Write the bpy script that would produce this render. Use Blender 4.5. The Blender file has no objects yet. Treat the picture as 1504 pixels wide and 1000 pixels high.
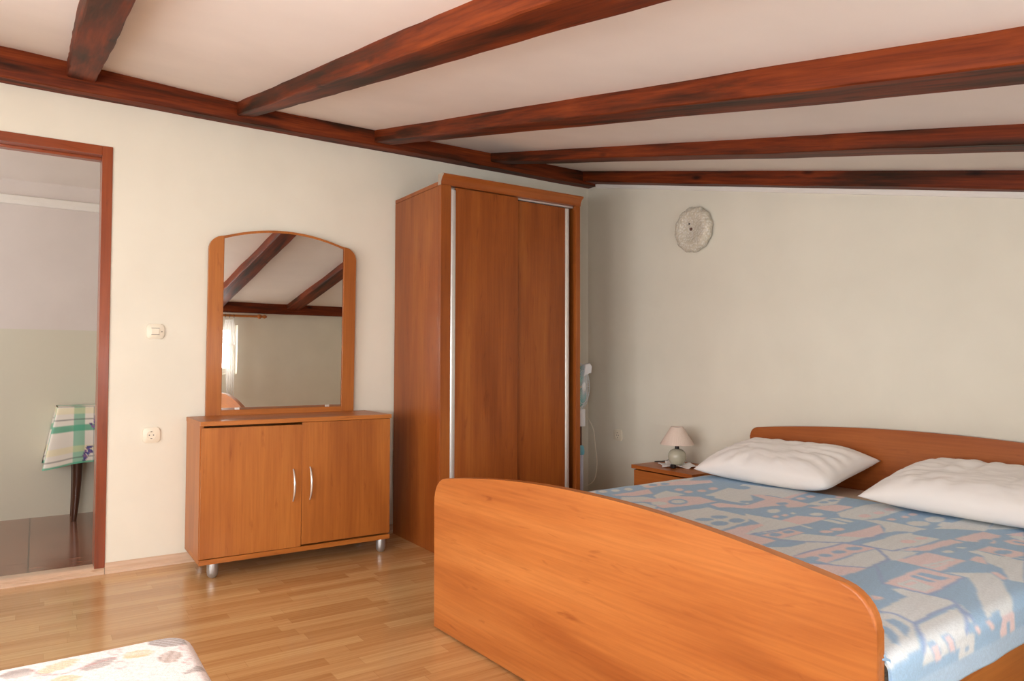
import bpy, bmesh, math, random
import numpy as np
from mathutils import Vector, Matrix
PI = math.pi
random.seed(7)
rng = np.random.RandomState(5)
scn = bpy.context.scene
COL = scn.collection

# ------------------------------------------------------------------ colours and node helpers
def lin(r, g, b):
    f = lambda c: (c/255/12.92) if c/255 <= .04045 else ((c/255+.055)/1.055)**2.4
    return (f(r), f(g), f(b), 1.0)

def newmat(name, col=(200,200,200), rough=.5, metal=0.0, coat=0.0, spec=.5):
    m = bpy.data.materials.new(name); m.use_nodes = True
    b = m.node_tree.nodes['Principled BSDF']
    b.inputs['Base Color'].default_value = lin(*col)
    b.inputs['Roughness'].default_value = rough
    b.inputs['Metallic'].default_value = metal
    b.inputs['Coat Weight'].default_value = coat
    b.inputs['Coat Roughness'].default_value = .15
    b.inputs['Specular IOR Level'].default_value = spec
    return m

def nd(m, t, **kw):
    n = m.node_tree.nodes.new(t)
    for k, v in kw.items(): setattr(n, k, v)
    return n
def lk(m, a, b): m.node_tree.links.new(a, b)
def bsdf(m): return m.node_tree.nodes['Principled BSDF']

def mapping(m, scale, coord='Object', loc=(0,0,0), rot=(0,0,0)):
    tc = nd(m, 'ShaderNodeTexCoord'); mp = nd(m, 'ShaderNodeMapping')
    mp.inputs['Scale'].default_value = scale; mp.inputs['Location'].default_value = loc
    mp.inputs['Rotation'].default_value = rot
    lk(m, tc.outputs[coord], mp.inputs['Vector']); return mp.outputs['Vector']
def noise(m, vec, scale=1, detail=4, rough=.5, dist=0):
    n = nd(m, 'ShaderNodeTexNoise'); n.inputs['Scale'].default_value = scale
    n.inputs['Detail'].default_value = detail; n.inputs['Roughness'].default_value = rough
    n.inputs['Distortion'].default_value = dist
    lk(m, vec, n.inputs['Vector']); return n.outputs['Fac']
def ramp(m, fac, stops):
    r = nd(m, 'ShaderNodeValToRGB'); e = r.color_ramp.elements
    while len(e) < len(stops): e.new(.5)
    for i, (p, c) in enumerate(stops):
        e[i].position = p; e[i].color = c if len(c) == 4 else lin(*c)
    lk(m, fac, r.inputs['Fac']); return r.outputs['Color']
def mix(m, fac, a, b, mode='MIX'):
    n = nd(m, 'ShaderNodeMix', data_type='RGBA', blend_type=mode)
    for s, v in ((0, fac), (6, a), (7, b)):
        if hasattr(v, 'links'): lk(m, v, n.inputs[s])
        else: n.inputs[s].default_value = v
    return n.outputs[2]
def math_(m, op, a, b=0.0):
    n = nd(m, 'ShaderNodeMath', operation=op)
    for s, v in ((0, a), (1, b)):
        if hasattr(v, 'links'): lk(m, v, n.inputs[s])
        else: n.inputs[s].default_value = v
    return n.outputs[0]
def bump(m, h, strength=.2, dist=.002):
    n = nd(m, 'ShaderNodeBump'); n.inputs['Strength'].default_value = strength
    n.inputs['Distance'].default_value = dist
    lk(m, h, n.inputs['Height']); lk(m, n.outputs['Normal'], bsdf(m).inputs['Normal'])

def wood(name, dark, midc, light, axis='Z', rough=.42, coat=.12, seed=0.0, contrast=1.0, fig=1.0):
    m = newmat(name, midc, rough, coat=coat, spec=.35)
    ai = 'XYZ'.index(axis)
    def sc(a, b): s = [a, a, a]; s[ai] = b; return tuple(s)
    loc = (seed, seed*1.7, seed*.6)
    big = noise(m, mapping(m, sc(7.0*fig, .8*fig), loc=loc), 1, 4, .5, .35)
    fine = noise(m, mapping(m, sc(95, 3.2), loc=loc), 1, 5, .6, .2)
    fleck = noise(m, mapping(m, sc(30, 4.5), loc=loc), 1, 3, .6, .8)
    c = ramp(m, big, [(.5-.2/contrast, dark), (.5, midc), (.5+.2/contrast, light)])
    f1 = ramp(m, fine, [(.35, (232,226,220)), (.62, (255,255,255))])
    f2 = ramp(m, fleck, [(.22, (206,184,164)), (.38, (255,255,255))])
    c = mix(m, .75, c, f1, 'MULTIPLY'); c = mix(m, .8, c, f2, 'MULTIPLY')
    lk(m, c, bsdf(m).inputs['Base Color'])
    bump(m, fine, .05, .001)
    return m

# ------------------------------------------------------------------ mesh helpers
def link(name, bm, mat, parent=None, loc=None, rot=None, smooth=None):
    bmesh.ops.recalc_face_normals(bm, faces=bm.faces[:])
    me = bpy.data.meshes.new(name); bm.to_mesh(me); bm.free()
    if smooth is not None:
        me.shade_smooth() if hasattr(me, 'shade_smooth') else None
        try: me.set_sharp_from_angle(angle=math.radians(smooth))
        except Exception: pass
    mats = mat if isinstance(mat, (list, tuple)) else [mat]
    for q in mats: me.materials.append(q)
    o = bpy.data.objects.new(name, me); COL.objects.link(o)
    if parent is not None: o.parent = parent
    if loc is not None: o.location = loc
    if rot is not None: o.rotation_euler = rot
    return o
def tag(o, label=None, cat=None, group=None, kind=None):
    if label: o['label'] = label
    if cat: o['category'] = cat
    if group: o['group'] = group
    if kind: o['kind'] = kind
    return o
def thing(name, label, cat, loc=(0,0,0), rz=0.0, group=None):
    o = bpy.data.objects.new(name, None); COL.objects.link(o)
    o.location = loc; o.rotation_euler = (0,0,rz); o.empty_display_size = .1
    return tag(o, label, cat, group)

def bx(bm, x0, x1, y0, y1, z0, z1, bev=0.0, seg=2, M=None):
    vs = [bm.verts.new(p) for p in ((x0,y0,z0),(x1,y0,z0),(x1,y1,z0),(x0,y1,z0),(x0,y0,z1),(x1,y0,z1),(x1,y1,z1),(x0,y1,z1))]
    fs = [bm.faces.new([vs[i] for i in f]) for f in ((0,3,2,1),(4,5,6,7),(0,1,5,4),(1,2,6,5),(2,3,7,6),(3,0,4,7))]
    if bev > 0:
        es = list({e for f in fs for e in f.edges})
        r = bmesh.ops.bevel(bm, geom=es, offset=bev, segments=seg, affect='EDGES', profile=.5)
        if M is not None: bmesh.ops.transform(bm, matrix=M, verts=list({v for f in r['faces'] for v in f.verts}))
    elif M is not None: bmesh.ops.transform(bm, matrix=M, verts=vs)
    return bm
def box(*a, **k): return bx(bmesh.new(), *a, **k)

def prism(pts, d0, d1, axis='Y', bev=0.0, seg=2, bm=None):
    """outline pts (a,b) extruded along axis; axis Y: a=x b=z, axis X: a=y b=z, axis Z: a=x b=y"""
    bm = bm or bmesh.new()
    def P(a, b, d): return {'Y': (a, d, b), 'X': (d, a, b), 'Z': (a, b, d)}[axis]
    A = [bm.verts.new(P(a, b, d0)) for a, b in pts]; B = [bm.verts.new(P(a, b, d1)) for a, b in pts]
    fa = bm.faces.new(A); fb = bm.faces.new(B[::-1])
    n = len(pts)
    for i in range(n): bm.faces.new((A[i], B[i], B[(i+1) % n], A[(i+1) % n]))
    if bev > 0:
        bmesh.ops.bevel(bm, geom=list(fa.edges)+list(fb.edges), offset=bev, segments=seg, affect='EDGES', profile=.5)
    return bm

def tube(pts, r, n=10, bm=None, caps=True):
    bm = bm or bmesh.new()
    pts = [Vector(p) for p in pts]; rings = []
    up = Vector((0,0,1)); prev = None
    for i, p in enumerate(pts):
        t = (pts[min(i+1, len(pts)-1)]-pts[max(i-1, 0)]).normalized()
        if prev is None:
            a = up if abs(t.dot(up)) < .9 else Vector((1,0,0)); u = t.cross(a).normalized()
        else: u = (prev - t*prev.dot(t)).normalized()
        prev = u; w = t.cross(u)
        rr = r[i] if isinstance(r, (list, tuple)) else r
        rings.append([bm.verts.new(p+u*math.cos(2*PI*k/n)*rr+w*math.sin(2*PI*k/n)*rr) for k in range(n)])
    for a, b in zip(rings, rings[1:]):
        for k in range(n): bm.faces.new((a[k], a[(k+1) % n], b[(k+1) % n], b[k]))
    if caps: bm.faces.new(rings[0][::-1]); bm.faces.new(rings[-1])
    return bm
def lathe(prof, n=32, bm=None, M=None, wob=None):
    """prof (r,z); closes at r=0 ends"""
    bm = bm or bmesh.new(); rings = []; nv = []
    for r, z in prof:
        if r < 1e-6: ring = [bm.verts.new((0,0,z))]
        else: ring = [bm.verts.new((r*(1+(wob(k/n) if wob else 0))*math.cos(2*PI*k/n), r*(1+(wob(k/n) if wob else 0))*math.sin(2*PI*k/n), z)) for k in range(n)]
        rings.append(ring); nv += ring
    for a, b in zip(rings, rings[1:]):
        for k in range(n):
            q = [a[k % len(a)], a[(k+1) % len(a)], b[(k+1) % len(b)], b[k % len(b)]]
            u = []; [u.append(v) for v in q if v not in u]
            if len(u) > 2: bm.faces.new(u)
    if M is not None: bmesh.ops.transform(bm, matrix=M, verts=nv)
    return bm
def torus(R, r, M=None, n=40, k=8, bm=None):
    bm = bm or bmesh.new(); rings = []
    for i in range(n):
        a = 2*PI*i/n
        rings.append([bm.verts.new(((R+r*math.cos(2*PI*j/k))*math.cos(a), (R+r*math.cos(2*PI*j/k))*math.sin(a), r*math.sin(2*PI*j/k))) for j in range(k)])
    for i in range(n):
        a, b = rings[i], rings[(i+1) % n]
        for j in range(k): bm.faces.new((a[j], b[j], b[(j+1) % k], a[(j+1) % k]))
    if M is not None: bmesh.ops.transform(bm, matrix=M, verts=[v for q in rings for v in q])
    return bm

def grid_mesh(name, X, Y, Z, mat, parent=None, cols=None, faceflip=False):
    h, w = X.shape
    verts = np.stack([X, Y, Z], -1).reshape(-1, 3)
    idx = np.arange(h*w).reshape(h, w)
    q = np.stack([idx[:-1,:-1], idx[1:,:-1], idx[1:,1:], idx[:-1,1:]], -1).reshape(-1, 4)
    if faceflip: q = q[:, ::-1]
    me = bpy.data.meshes.new(name); me.from_pydata(verts.tolist(), [], q.tolist())
    me.shade_smooth(); me.materials.append(mat)
    if cols is not None:
        ca = me.color_attributes.new('pattern', 'FLOAT_COLOR', 'POINT')
        ca.data.foreach_set('color', cols.reshape(-1, 4).astype(np.float32).ravel())
    o = bpy.data.objects.new(name, me); COL.objects.link(o)
    if parent is not None: o.parent = parent
    return o
def snoise(X, Y, sc, seed, oct=3):
    """smooth pseudo noise in -1..1 from summed sines"""
    r = np.random.RandomState(seed); out = 0; amp = 1; tot = 0
    for o in range(oct):
        for _ in range(5):
            a = r.rand()*2*PI; k = sc*(2**o)*(.6+.8*r.rand()); ph = r.rand()*2*PI
            out = out + amp*np.sin((X*math.cos(a)+Y*math.sin(a))*k+ph)/5
        tot += amp; amp *= .5
    return out/tot*1.8
def inpoly(U, V, poly):
    r = np.zeros(U.shape, bool); n = len(poly)
    for i in range(n):
        x1, y1 = poly[i]; x2, y2 = poly[(i+1) % n]
        if y1 == y2: continue
        r ^= ((y1 > V) != (y2 > V)) & (U < (x2-x1)*(V-y1)/(y2-y1)+x1)
    return r
def segdist(U, V, a, b):
    ax, ay = a; bx_, by = b; dx, dy = bx_-ax, by-ay; L = dx*dx+dy*dy+1e-12
    t = np.clip(((U-ax)*dx+(V-ay)*dy)/L, 0, 1)
    return np.hypot(U-ax-t*dx, V-ay-t*dy)
# ------------------------------------------------------------------ materials
def wall_mat(name, col, split=None, col2=None):
    m = newmat(name, col, .62, spec=.25)
    n = noise(m, mapping(m, (3,3,3), 'Object'), 1, 4, .5)
    c = ramp(m, n, [(.3, tuple(int(v*.975) for v in col)), (.7, col)])
    if split:
        tc = nd(m, 'ShaderNodeTexCoord'); sx = nd(m, 'ShaderNodeSeparateXYZ'); lk(m, tc.outputs['Object'], sx.inputs[0])
        c = mix(m, math_(m, 'GREATER_THAN', sx.outputs['Z'], split), lin(*col2), c)
    lk(m, c, bsdf(m).inputs['Base Color'])
    bump(m, noise(m, mapping(m, (160,160,160), 'Object'), 1, 3, .6), .10, .001)
    return m
M_wall = wall_mat('cream_wall_paint', (234,228,211))
M_ceil = wall_mat('ceiling_paint', (240,230,222))
M_hallwall = wall_mat('hall_wall_paint', (224,214,208), 1.262, (214,208,190))
M_white = newmat('white_trim_paint', (236,230,222), .5)
M_cherryV = wood('cherry_laminate_upright', (158,88,34), (176,103,42), (188,115,50), 'Z')
M_cherryD = wood('cherry_laminate_wardrobe', (138,70,24), (153,81,30), (167,95,38), 'Z', seed=3.3, fig=1.3)
M_cherryX = wood('cherry_laminate_lengthwise', (168,92,38), (187,110,50), (197,122,60), 'X', seed=1.7, contrast=1.1)
M_cherryY = wood('cherry_laminate_crosswise', (164,92,34), (180,106,42), (192,118,52), 'Y', seed=2.1)
M_doorwood = wood('varnished_door_frame', (118,54,26), (142,66,32), (158,78,40), 'Z', .3, .4, 4.0)
M_doorwoodY = wood('varnished_door_header', (118,54,26), (142,66,32), (158,78,40), 'Y', .3, .4, 5.0)
M_trim = wood('foil_baseboard', (204,170,142), (220,190,162), (230,202,174), 'Y', .35, .3, 1.1)
M_tablewood = wood('dark_table_wood', (58,34,24), (78,46,32), (92,56,40), 'Z', .3, .3, 6.0)
M_alu = newmat('satin_aluminium', (226,222,216), .32, .55)
M_chrome = newmat('brushed_handle_metal', (228,222,212), .25, .6)
M_feet = newmat('silver_plastic_foot', (176,174,172), .35, .7)
M_mirror = newmat('mirror_silvering', (240,238,232), .01, 1.0)
M_plastic = newmat('ivory_switch_plastic', (236,226,204), .35)
M_dark = newmat('dark_plastic', (36,28,26), .45)
M_hole = newmat('socket_contact_dark', (88,80,70), .5)
M_gap = newmat('shadow_gap_board', (60,34,18), .6)
M_whitepl = newmat('white_fan_plastic', (240,241,244), .4)
M_teal = newmat('turquoise_fan_blade', (70,190,190), .35)
M_bluepl = newmat('lavender_fan_pole', (206,208,226), .4)
M_shade = newmat('cream_pleated_shade', (226,206,190), .8)
M_ceramic = newmat('pale_ceramic', (196,192,170), .25, coat=.3)
M_sheet = newmat('beige_mattress_ticking', (222,202,182), .8)

def fabric(name, attr=True, col=(230,225,220), bscale=900, bs=.25, rough=.9, sheen=.3, fuzz=0.0):
    m = newmat(name, col, rough, spec=.15)
    b = bsdf(m); b.inputs['Sheen Weight'].default_value = sheen; b.inputs['Sheen Roughness'].default_value = .5
    n = noise(m, mapping(m, (bscale,)*3), 1, 2, .5)
    if attr:
        a = nd(m, 'ShaderNodeAttribute'); a.attribute_name = 'pattern'
        c = a.outputs['Color']
        if fuzz:
            f = ramp(m, noise(m, mapping(m, (220,220,220)), 1, 3, .6), [(.3, (255-int(fuzz*255),)*3), (.7, (255,255,255))])
            c = mix(m, 1.0, c, f, 'MULTIPLY')
        lk(m, c, b.inputs['Base Color'])
    bump(m, n, bs, .002)
    return m
M_blanket = fabric('woven_blanket', bscale=420, bs=.35, fuzz=.07, sheen=.08)
M_sofa = fabric('flowered_upholstery', bscale=500, bs=.5, fuzz=.15)
M_oilcloth = fabric('checked_oilcloth', bscale=60, bs=.05, rough=.3, sheen=0)
M_pillow = fabric('white_cotton_pillowcase', False, (246,240,234), 700, .12, .8, .2)
M_doily = fabric('white_lace', False, (250,246,244), 600, .3)

M_headShaded = wood('cherry_laminate_headboard_shaded', (150,76,30), (166,90,38), (178,102,48), 'X', seed=7.7)  # same wood as footboard; dimmer light at the head is in the colour
M_crown = wood('cherry_laminate_crown', (142,72,26), (158,84,32), (172,98,42), 'Y', seed=5.5)
# beams
def beam_mat(name, seed, redder=0):
    m = newmat(name, (122,46,16), .55, spec=.18)
    big = noise(m, mapping(m, (1.3,15,15), loc=(seed,seed,0)), 1, 5, .6, .25)
    c = ramp(m, big, [(.34, (48,28,15)), (.44, (80,35,14)), (.52, (108,43,14)), (.68, (132,58,20))])
    st = noise(m, mapping(m, (3,90,90), loc=(seed,0,0)), 1, 4, .6)
    c = mix(m, .7, c, ramp(m, st, [(.3, (176,160,150)), (.6, (255,255,255))]), 'MULTIPLY')
    v = nd(m, 'ShaderNodeTexVoronoi'); v.inputs['Scale'].default_value = 1
    lk(m, mapping(m, (3.2,9,9), loc=(seed*2,0,0)), v.inputs['Vector'])
    c = mix(m, .85, c, ramp(m, v.outputs['Distance'], [(.05, (60,34,24)), (.16, (255,255,255))]), 'MULTIPLY')
    lk(m, c, bsdf(m).inputs['Base Color'])
    bump(m, big, .35, .01)
    return m

# floor: three-strip laminate running along Y
def floor_mat():
    m = newmat('beech_strip_laminate', (214,164,104), .22, coat=.25)
    tc = nd(m, 'ShaderNodeTexCoord'); sx = nd(m, 'ShaderNodeSeparateXYZ'); lk(m, tc.outputs['Object'], sx.inputs[0])
    row = math_(m, 'FLOOR', math_(m, 'DIVIDE', sx.outputs['X'], .0655))
    w1 = nd(m, 'ShaderNodeTexWhiteNoise', noise_dimensions='1D'); lk(m, row, w1.inputs['W'])
    yy = math_(m, 'ADD', math_(m, 'DIVIDE', sx.outputs['Y'], .42), math_(m, 'MULTIPLY', w1.outputs['Value'], 7.3))
    colm = math_(m, 'FLOOR', yy)
    cb = nd(m, 'ShaderNodeCombineXYZ'); lk(m, row, cb.inputs['X']); lk(m, colm, cb.inputs['Y'])
    w2 = nd(m, 'ShaderNodeTexWhiteNoise', noise_dimensions='2D'); lk(m, cb.outputs[0], w2.inputs['Vector'])
    c = ramp(m, w2.outputs['Value'], [(0, (197,150,98)), (.35, (207,161,107)), (.7, (214,171,117)), (1, (222,184,130))])
    g = noise(m, mapping(m, (60,2.2,1)), 1, 5, .6, .3)
    c = mix(m, .8, c, ramp(m, g, [(.3, (224,208,190)), (.65, (255,255,255))]), 'MULTIPLY')
    # fine joints
    fx = math_(m, 'FRACT', math_(m, 'DIVIDE', sx.outputs['X'], .0655)); fy = math_(m, 'FRACT', yy)
    j = math_(m, 'MAXIMUM', math_(m, 'LESS_THAN', fx, .018), math_(m, 'LESS_THAN', fy, .004))
    c = mix(m, math_(m, 'MULTIPLY', j, .35), c, lin(150,100,56))
    lk(m, c, bsdf(m).inputs['Base Color'])
    return m
M_floor = floor_mat()
def tile_mat():
    m = newmat('brown_hall_tile', (110,78,62), .12, coat=.3)
    b = nd(m, 'ShaderNodeTexBrick'); b.offset = 0; b.inputs['Scale'].default_value = 1
    b.inputs['Brick Width'].default_value = .33; b.inputs['Row Height'].default_value = .33
    b.inputs['Mortar Size'].default_value = .004
    b.inputs['Color1'].default_value = lin(156,108,86); b.inputs['Color2'].default_value = lin(144,98,78); b.inputs['Mortar'].default_value = lin(78,58,48)
    lk(m, mapping(m, (1,1,1), loc=(.1,.12,0)), b.inputs['Vector'])
    st = noise(m, mapping(m, (34,3,1)), 1, 4, .6, .4)
    c = mix(m, .7, b.outputs['Color'], ramp(m, st, [(.3, (200,188,180)), (.65, (255,255,255))]), 'MULTIPLY')
    lk(m, c, bsdf(m).inputs['Base Color']); return m
M_tile = tile_mat()
def glass_mat():
    m = bpy.data.materials.new('window_glass'); m.use_nodes = True; nt = m.node_tree
    nt.nodes.remove(nt.nodes['Principled BSDF']); out = nt.nodes['Material Output']
    t = nt.nodes.new('ShaderNodeBsdfTransparent'); g = nt.nodes.new('ShaderNodeBsdfGlossy'); g.inputs['Roughness'].default_value = .02
    mx = nt.nodes.new('ShaderNodeMixShader'); mx.inputs[0].default_value = .08
    nt.links.new(t.outputs[0], mx.inputs[1]); nt.links.new(g.outputs[0], mx.inputs[2]); nt.links.new(mx.outputs[0], out.inputs[0]); return m
M_glass = glass_mat()
def sheer_mat():
    m = bpy.data.materials.new('sheer_curtain_cloth'); m.use_nodes = True; nt = m.node_tree
    nt.nodes.remove(nt.nodes['Principled BSDF']); out = nt.nodes['Material Output']
    t = nt.nodes.new('ShaderNodeBsdfTransparent'); d = nt.nodes.new('ShaderNodeBsdfDiffuse'); l = nt.nodes.new('ShaderNodeBsdfTranslucent')
    d.inputs[0].default_value = lin(240,236,232); l.inputs[0].default_value = lin(240,236,232)
    a = nt.nodes.new('ShaderNodeMixShader'); a.inputs[0].default_value = .5
    nt.links.new(d.outputs[0], a.inputs[1]); nt.links.new(l.outputs[0], a.inputs[2])
    b = nt.nodes.new('ShaderNodeMixShader'); b.inputs[0].default_value = .7
    nt.links.new(t.outputs[0], b.inputs[1]); nt.links.new(a.outputs[0], b.inputs[2]); nt.links.new(b.outputs[0], out.inputs[0]); return m
M_sheer = sheer_mat()
def pressed_glass():
    m = newmat('pressed_amber_glass', (236,230,215), .15, spec=.7)
    b = bsdf(m); b.inputs['Transmission Weight'].default_value = .15
    v = nd(m, 'ShaderNodeTexVoronoi'); v.inputs['Scale'].default_value = 75; lk(m, mapping(m, (1,1,1)), v.inputs['Vector'])
    c = ramp(m, v.outputs['Distance'], [(.0, (252,248,240)), (.6, (226,216,194))])
    lk(m, c, b.inputs['Base Color']); bump(m, v.outputs['Distance'], .55, .008); return m
M_pglass = pressed_glass()

# ------------------------------------------------------------------ the setting
XR, YS = 4.35, -4.95             # window wall and the wall behind the photographer
SL, ZC = .22, 2.46
def zb(y): return .05*min(max((-y-2.4)/1.1, 0), 1)
def zceil(x, y): return ZC-SL*x+zb(y)
DY0, DY1, DH = -4.02, -3.105, 2.124      # doorway incl. frame
def wall_with_hole(name, axis, pos, th, a0, a1, z0, z1, holes, mat):
    """axis X: plane x=pos spanning y; holes (a0,a1,z0,z1)"""
    bm = bmesh.new()
    as_ = sorted({a0, a1, *[h[0] for h in holes], *[h[1] for h in holes]}); zs = sorted({z0, z1, *[h[2] for h in holes], *[h[3] for h in holes]})
    for i in range(len(as_)-1):
        for j in range(len(zs)-1):
            am, zm = (as_[i]+as_[i+1])/2, (zs[j]+zs[j+1])/2
            if any(h[0] < am < h[1] and h[2] < zm < h[3] for h in holes): continue
            if axis == 'X': bx(bm, min(pos, pos+th), max(pos, pos+th), as_[i], as_[i+1], zs[j], zs[j+1])
            else: bx(bm, as_[i], as_[i+1], min(pos, pos+th), max(pos, pos+th), zs[j], zs[j+1])
    return tag(link(name, bm, mat), kind='structure')
tag(link('floor', box(0, XR, YS, 0, -.1, 0), M_floor), kind='structure')
WIN = (-2.78, -1.53, .72, 1.27)
WIN_FILL = (-4.75, -3.75, .72, 1.27)  # opening of the added window that lights the wardrobe corner
GD = (1.10, 2.60, .0, 1.86)
GW = (2.85, 4.05, .70, 1.50)
wall_with_hole('wall_left', 'X', 0, -.12, YS, .12, 0, 2.62, [(DY0, DY1, 0, DH)], M_wall)
wall_with_hole('wall_back', 'Y', 0, .12, 0, XR, 0, 2.55, [], M_wall)
wall_with_hole('wall_right', 'X', XR, .22, YS, .12, 0, 1.75, [WIN, WIN_FILL], M_wall)
wall_with_hole('wall_front', 'Y', YS, -.2, -.12, XR+.22, 0, 2.62, [GD, GW], M_wall)
ys = np.linspace(YS-.0, .0, 60)
bmc = bmesh.new(); rows = []
for y in ys: rows.append([bmc.verts.new((x, y, zceil(x, y)+d)) for x, d in ((0,0),(XR,0),(XR,.06),(0,.06))])
for a, b in zip(rows, rows[1:]):
    for k in range(4): bmc.faces.new((a[k], a[(k+1) % 4], b[(k+1) % 4], b[k]))
bmc.faces.new(rows[0]); bmc.faces.new(rows[-1][::-1])
tag(link('ceiling', bmc, M_ceil), kind='structure')
# small plaster cornice under the last beam on the headboard wall
cp = [(0, 0), (-.0001, -.026), (-.008, -.024), (-.014, -.012), (-.016, 0)]
bm = bmesh.new(); A = []; B = []
for (dy, dz) in cp:
    A.append(bm.verts.new((.1, dy, zceil(.1, 0)-.079+dz))); B.append(bm.verts.new((XR, dy, zceil(XR, 0)-.079+dz)))
bm.faces.new(A); bm.faces.new(B[::-1])
for i in range(len(cp)): bm.faces.new((A[i], B[i], B[(i+1) % len(cp)], A[(i+1) % len(cp)]))
tag(link('trim_1', bm, M_white), kind='structure')

# baseboards
def base_profile(h=.052): return [(0, 0), (.017, 0), (.017, .012), (.011, .018), (.012, .034), (.008, .046), (.004, h), (0, h)]
def baseboard(name, x0, y0, x1, y1, nx, ny, mat=M_trim, h=.052):
    bm = bmesh.new(); A = []; B = []
    for d, z in base_profile(h):
        A.append(bm.verts.new((x0+nx*d, y0+ny*d, z))); B.append(bm.verts.new((x1+nx*d, y1+ny*d, z)))
    bm.faces.new(A); bm.faces.new(B[::-1]); n = len(A)
    for i in range(n): bm.faces.new((A[i], B[i], B[(i+1) % n], A[(i+1) % n]))
    return tag(link(name, bm, mat), kind='structure')
baseboard('baseboard_left', 0, DY1, 0, -.001, 1, 0)
M_trimX = wood('foil_baseboard_lengthwise', (204,170,142), (220,190,162), (230,202,174), 'X', .35, .3, 1.4)
baseboard('baseboard_back', .02, 0, XR-.02, 0, 0, -1, M_trimX)
baseboard('baseboard_right', XR, YS+.02, XR, -.02, -1, 0)
baseboard('baseboard_front', 3.5, YS, XR-.02, YS, 0, 1, M_trimX)

# doorway frame and threshold
dr = bpy.data.objects.new('door_1', None); COL.objects.link(dr); dr.location = (0, DY1, 0); tag(dr, kind='structure')
def loc(o, p): o.location = tuple(a-b for a, b in zip((0,0,0), p)); return o
L0 = (0, DY1, 0)
def place(bm, name, mat, parent, base, **k):
    """bm built in world coordinates, parent empty standing at base with no rotation"""
    bmesh.ops.translate(bm, vec=Vector(base)*-1, verts=bm.verts[:]); return link(name, bm, mat, parent, **k)
fw = .046
place(box(-.135, .008, DY1-fw, DY1, .03, DH, .002), 'door_jamb', M_doorwood, dr, L0)
place(box(-.135, .008, DY0, DY0+fw, .03, DH, .002), 'door_jamb', M_doorwood, dr, L0)
place(box(-.135, .008, DY0+fw, DY1-fw, DH-fw, DH, .002), 'door_header', M_doorwoodY, dr, L0)
place(box(-.10, -.055, DY0+fw, DY1-fw, DH-fw-.014, DH-fw-.0005, .001), 'door_stop', M_doorwoodY, dr, L0)
th = bmesh.new(); A = []; B = []
for d, z in [(-.10, .0), (.014, 0), (.014, .010), (.007, .016), (.008, .026), (0, .034), (-.02, .037), (-.10, .030)]:
    A.append(th.verts.new((d, DY0+.002, z))); B.append(th.verts.new((d, DY1-.002, z)))
th.faces.new(A); th.faces.new(B[::-1])
for i in range(len(A)): th.faces.new((A[i], B[i], B[(i+1) % len(A)], A[(i+1) % len(A)]))
place(th, 'door_threshold', M_trim, dr, L0)

# hall beyond the doorway
HX = -1.70
tag(link('floor_hall', box(HX, -.12, -5.2, -1.8, -.1, -.001), M_tile), kind='structure')
tag(link('wall_hall_far', box(HX-.1, HX, -5.2, -1.8, -.1, 2.6), M_hallwall), kind='structure')
tag(link('wall_hall_side', box(HX, -.12, -1.8, -1.7, -.1, 2.6), M_hallwall), kind='structure')
HW = (-1.5, -.4, .9, 2.0)
wall_with_hole('wall_hall_end', 'Y', -5.2, -.1, HX, -.12, -.1, 2.6, [HW], M_hallwall)
bm = bmesh.new()
pr = [(HX, 2.26), (-.12, 2.56), (-.12, 2.60), (HX, 2.30)]
tag(link('ceiling_hall', prism(pr, -5.2, -1.8, 'Y'), M_ceil), kind='structure')
tag(link('trim_2', prism([(HX, 2.095), (HX+.02, 2.095), (HX+.028, 2.12), (HX+.028, 2.15), (HX, 2.16)], -5.2, -1.8, 'Y'), M_white), kind='structure')

# windows
def window(name, axis, plane, a0, a1, z0, z1, mull, mat=M_white, depth=.06):
    base = (plane, (a0+a1)/2, z0) if axis == 'X' else ((a0+a1)/2, plane, z0)
    w = bpy.data.objects.new(name, None); COL.objects.link(w); w.location = base; tag(w, kind='structure')
    def B(bm, A0, A1, Z0, Z1, d0, d1, bev=.003):
        return bx(bm, plane+d0, plane+d1, A0, A1, Z0, Z1, bev) if axis == 'X' else bx(bm, A0, A1, plane+d0, plane+d1, Z0, Z1, bev)
    f = .06; d = depth/2
    bm = bmesh.new()
    B(bm, a0, a0+f, z0, z1, -d, d); B(bm, a1-f, a1, z0, z1, -d, d); B(bm, a0+f, a1-f, z0, z0+f, -d, d); B(bm, a0+f, a1-f, z1-f, z1, -d, d)
    cuts = [a0+f]+[a0+(a1-a0)*(i+1)/(mull+1) for i in range(mull)]+[a1-f]
    for c in cuts[1:-1]: B(bm, c-.04, c+.04, z0+f, z1-f, -d, d)
    place(bm, 'window_frame', mat, w, base)
    for i in range(mull+1):
        l = cuts[i]+(.04 if i else 0); r = cuts[i+1]-(.04 if i < mull else 0)
        place(B(bmesh.new(), l, r, z0+f, z1-f, -.003, .003, 0), 'window_pane', M_glass, w, base)
    return w
window('window_1', 'X', XR+.12, *WIN, 1)
window('added_fill_window', 'X', XR+.12, *WIN_FILL, 1)  # unseen window, added to brighten the back wall beside the wardrobe
place_w = window('window_2', 'Y', YS-.1, *GW, 1)
window('door_2', 'Y', YS-.1, GD[0], GD[1], .0, GD[3], 1)
window('window_3', 'Y', -5.25, *HW, 1)

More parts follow.
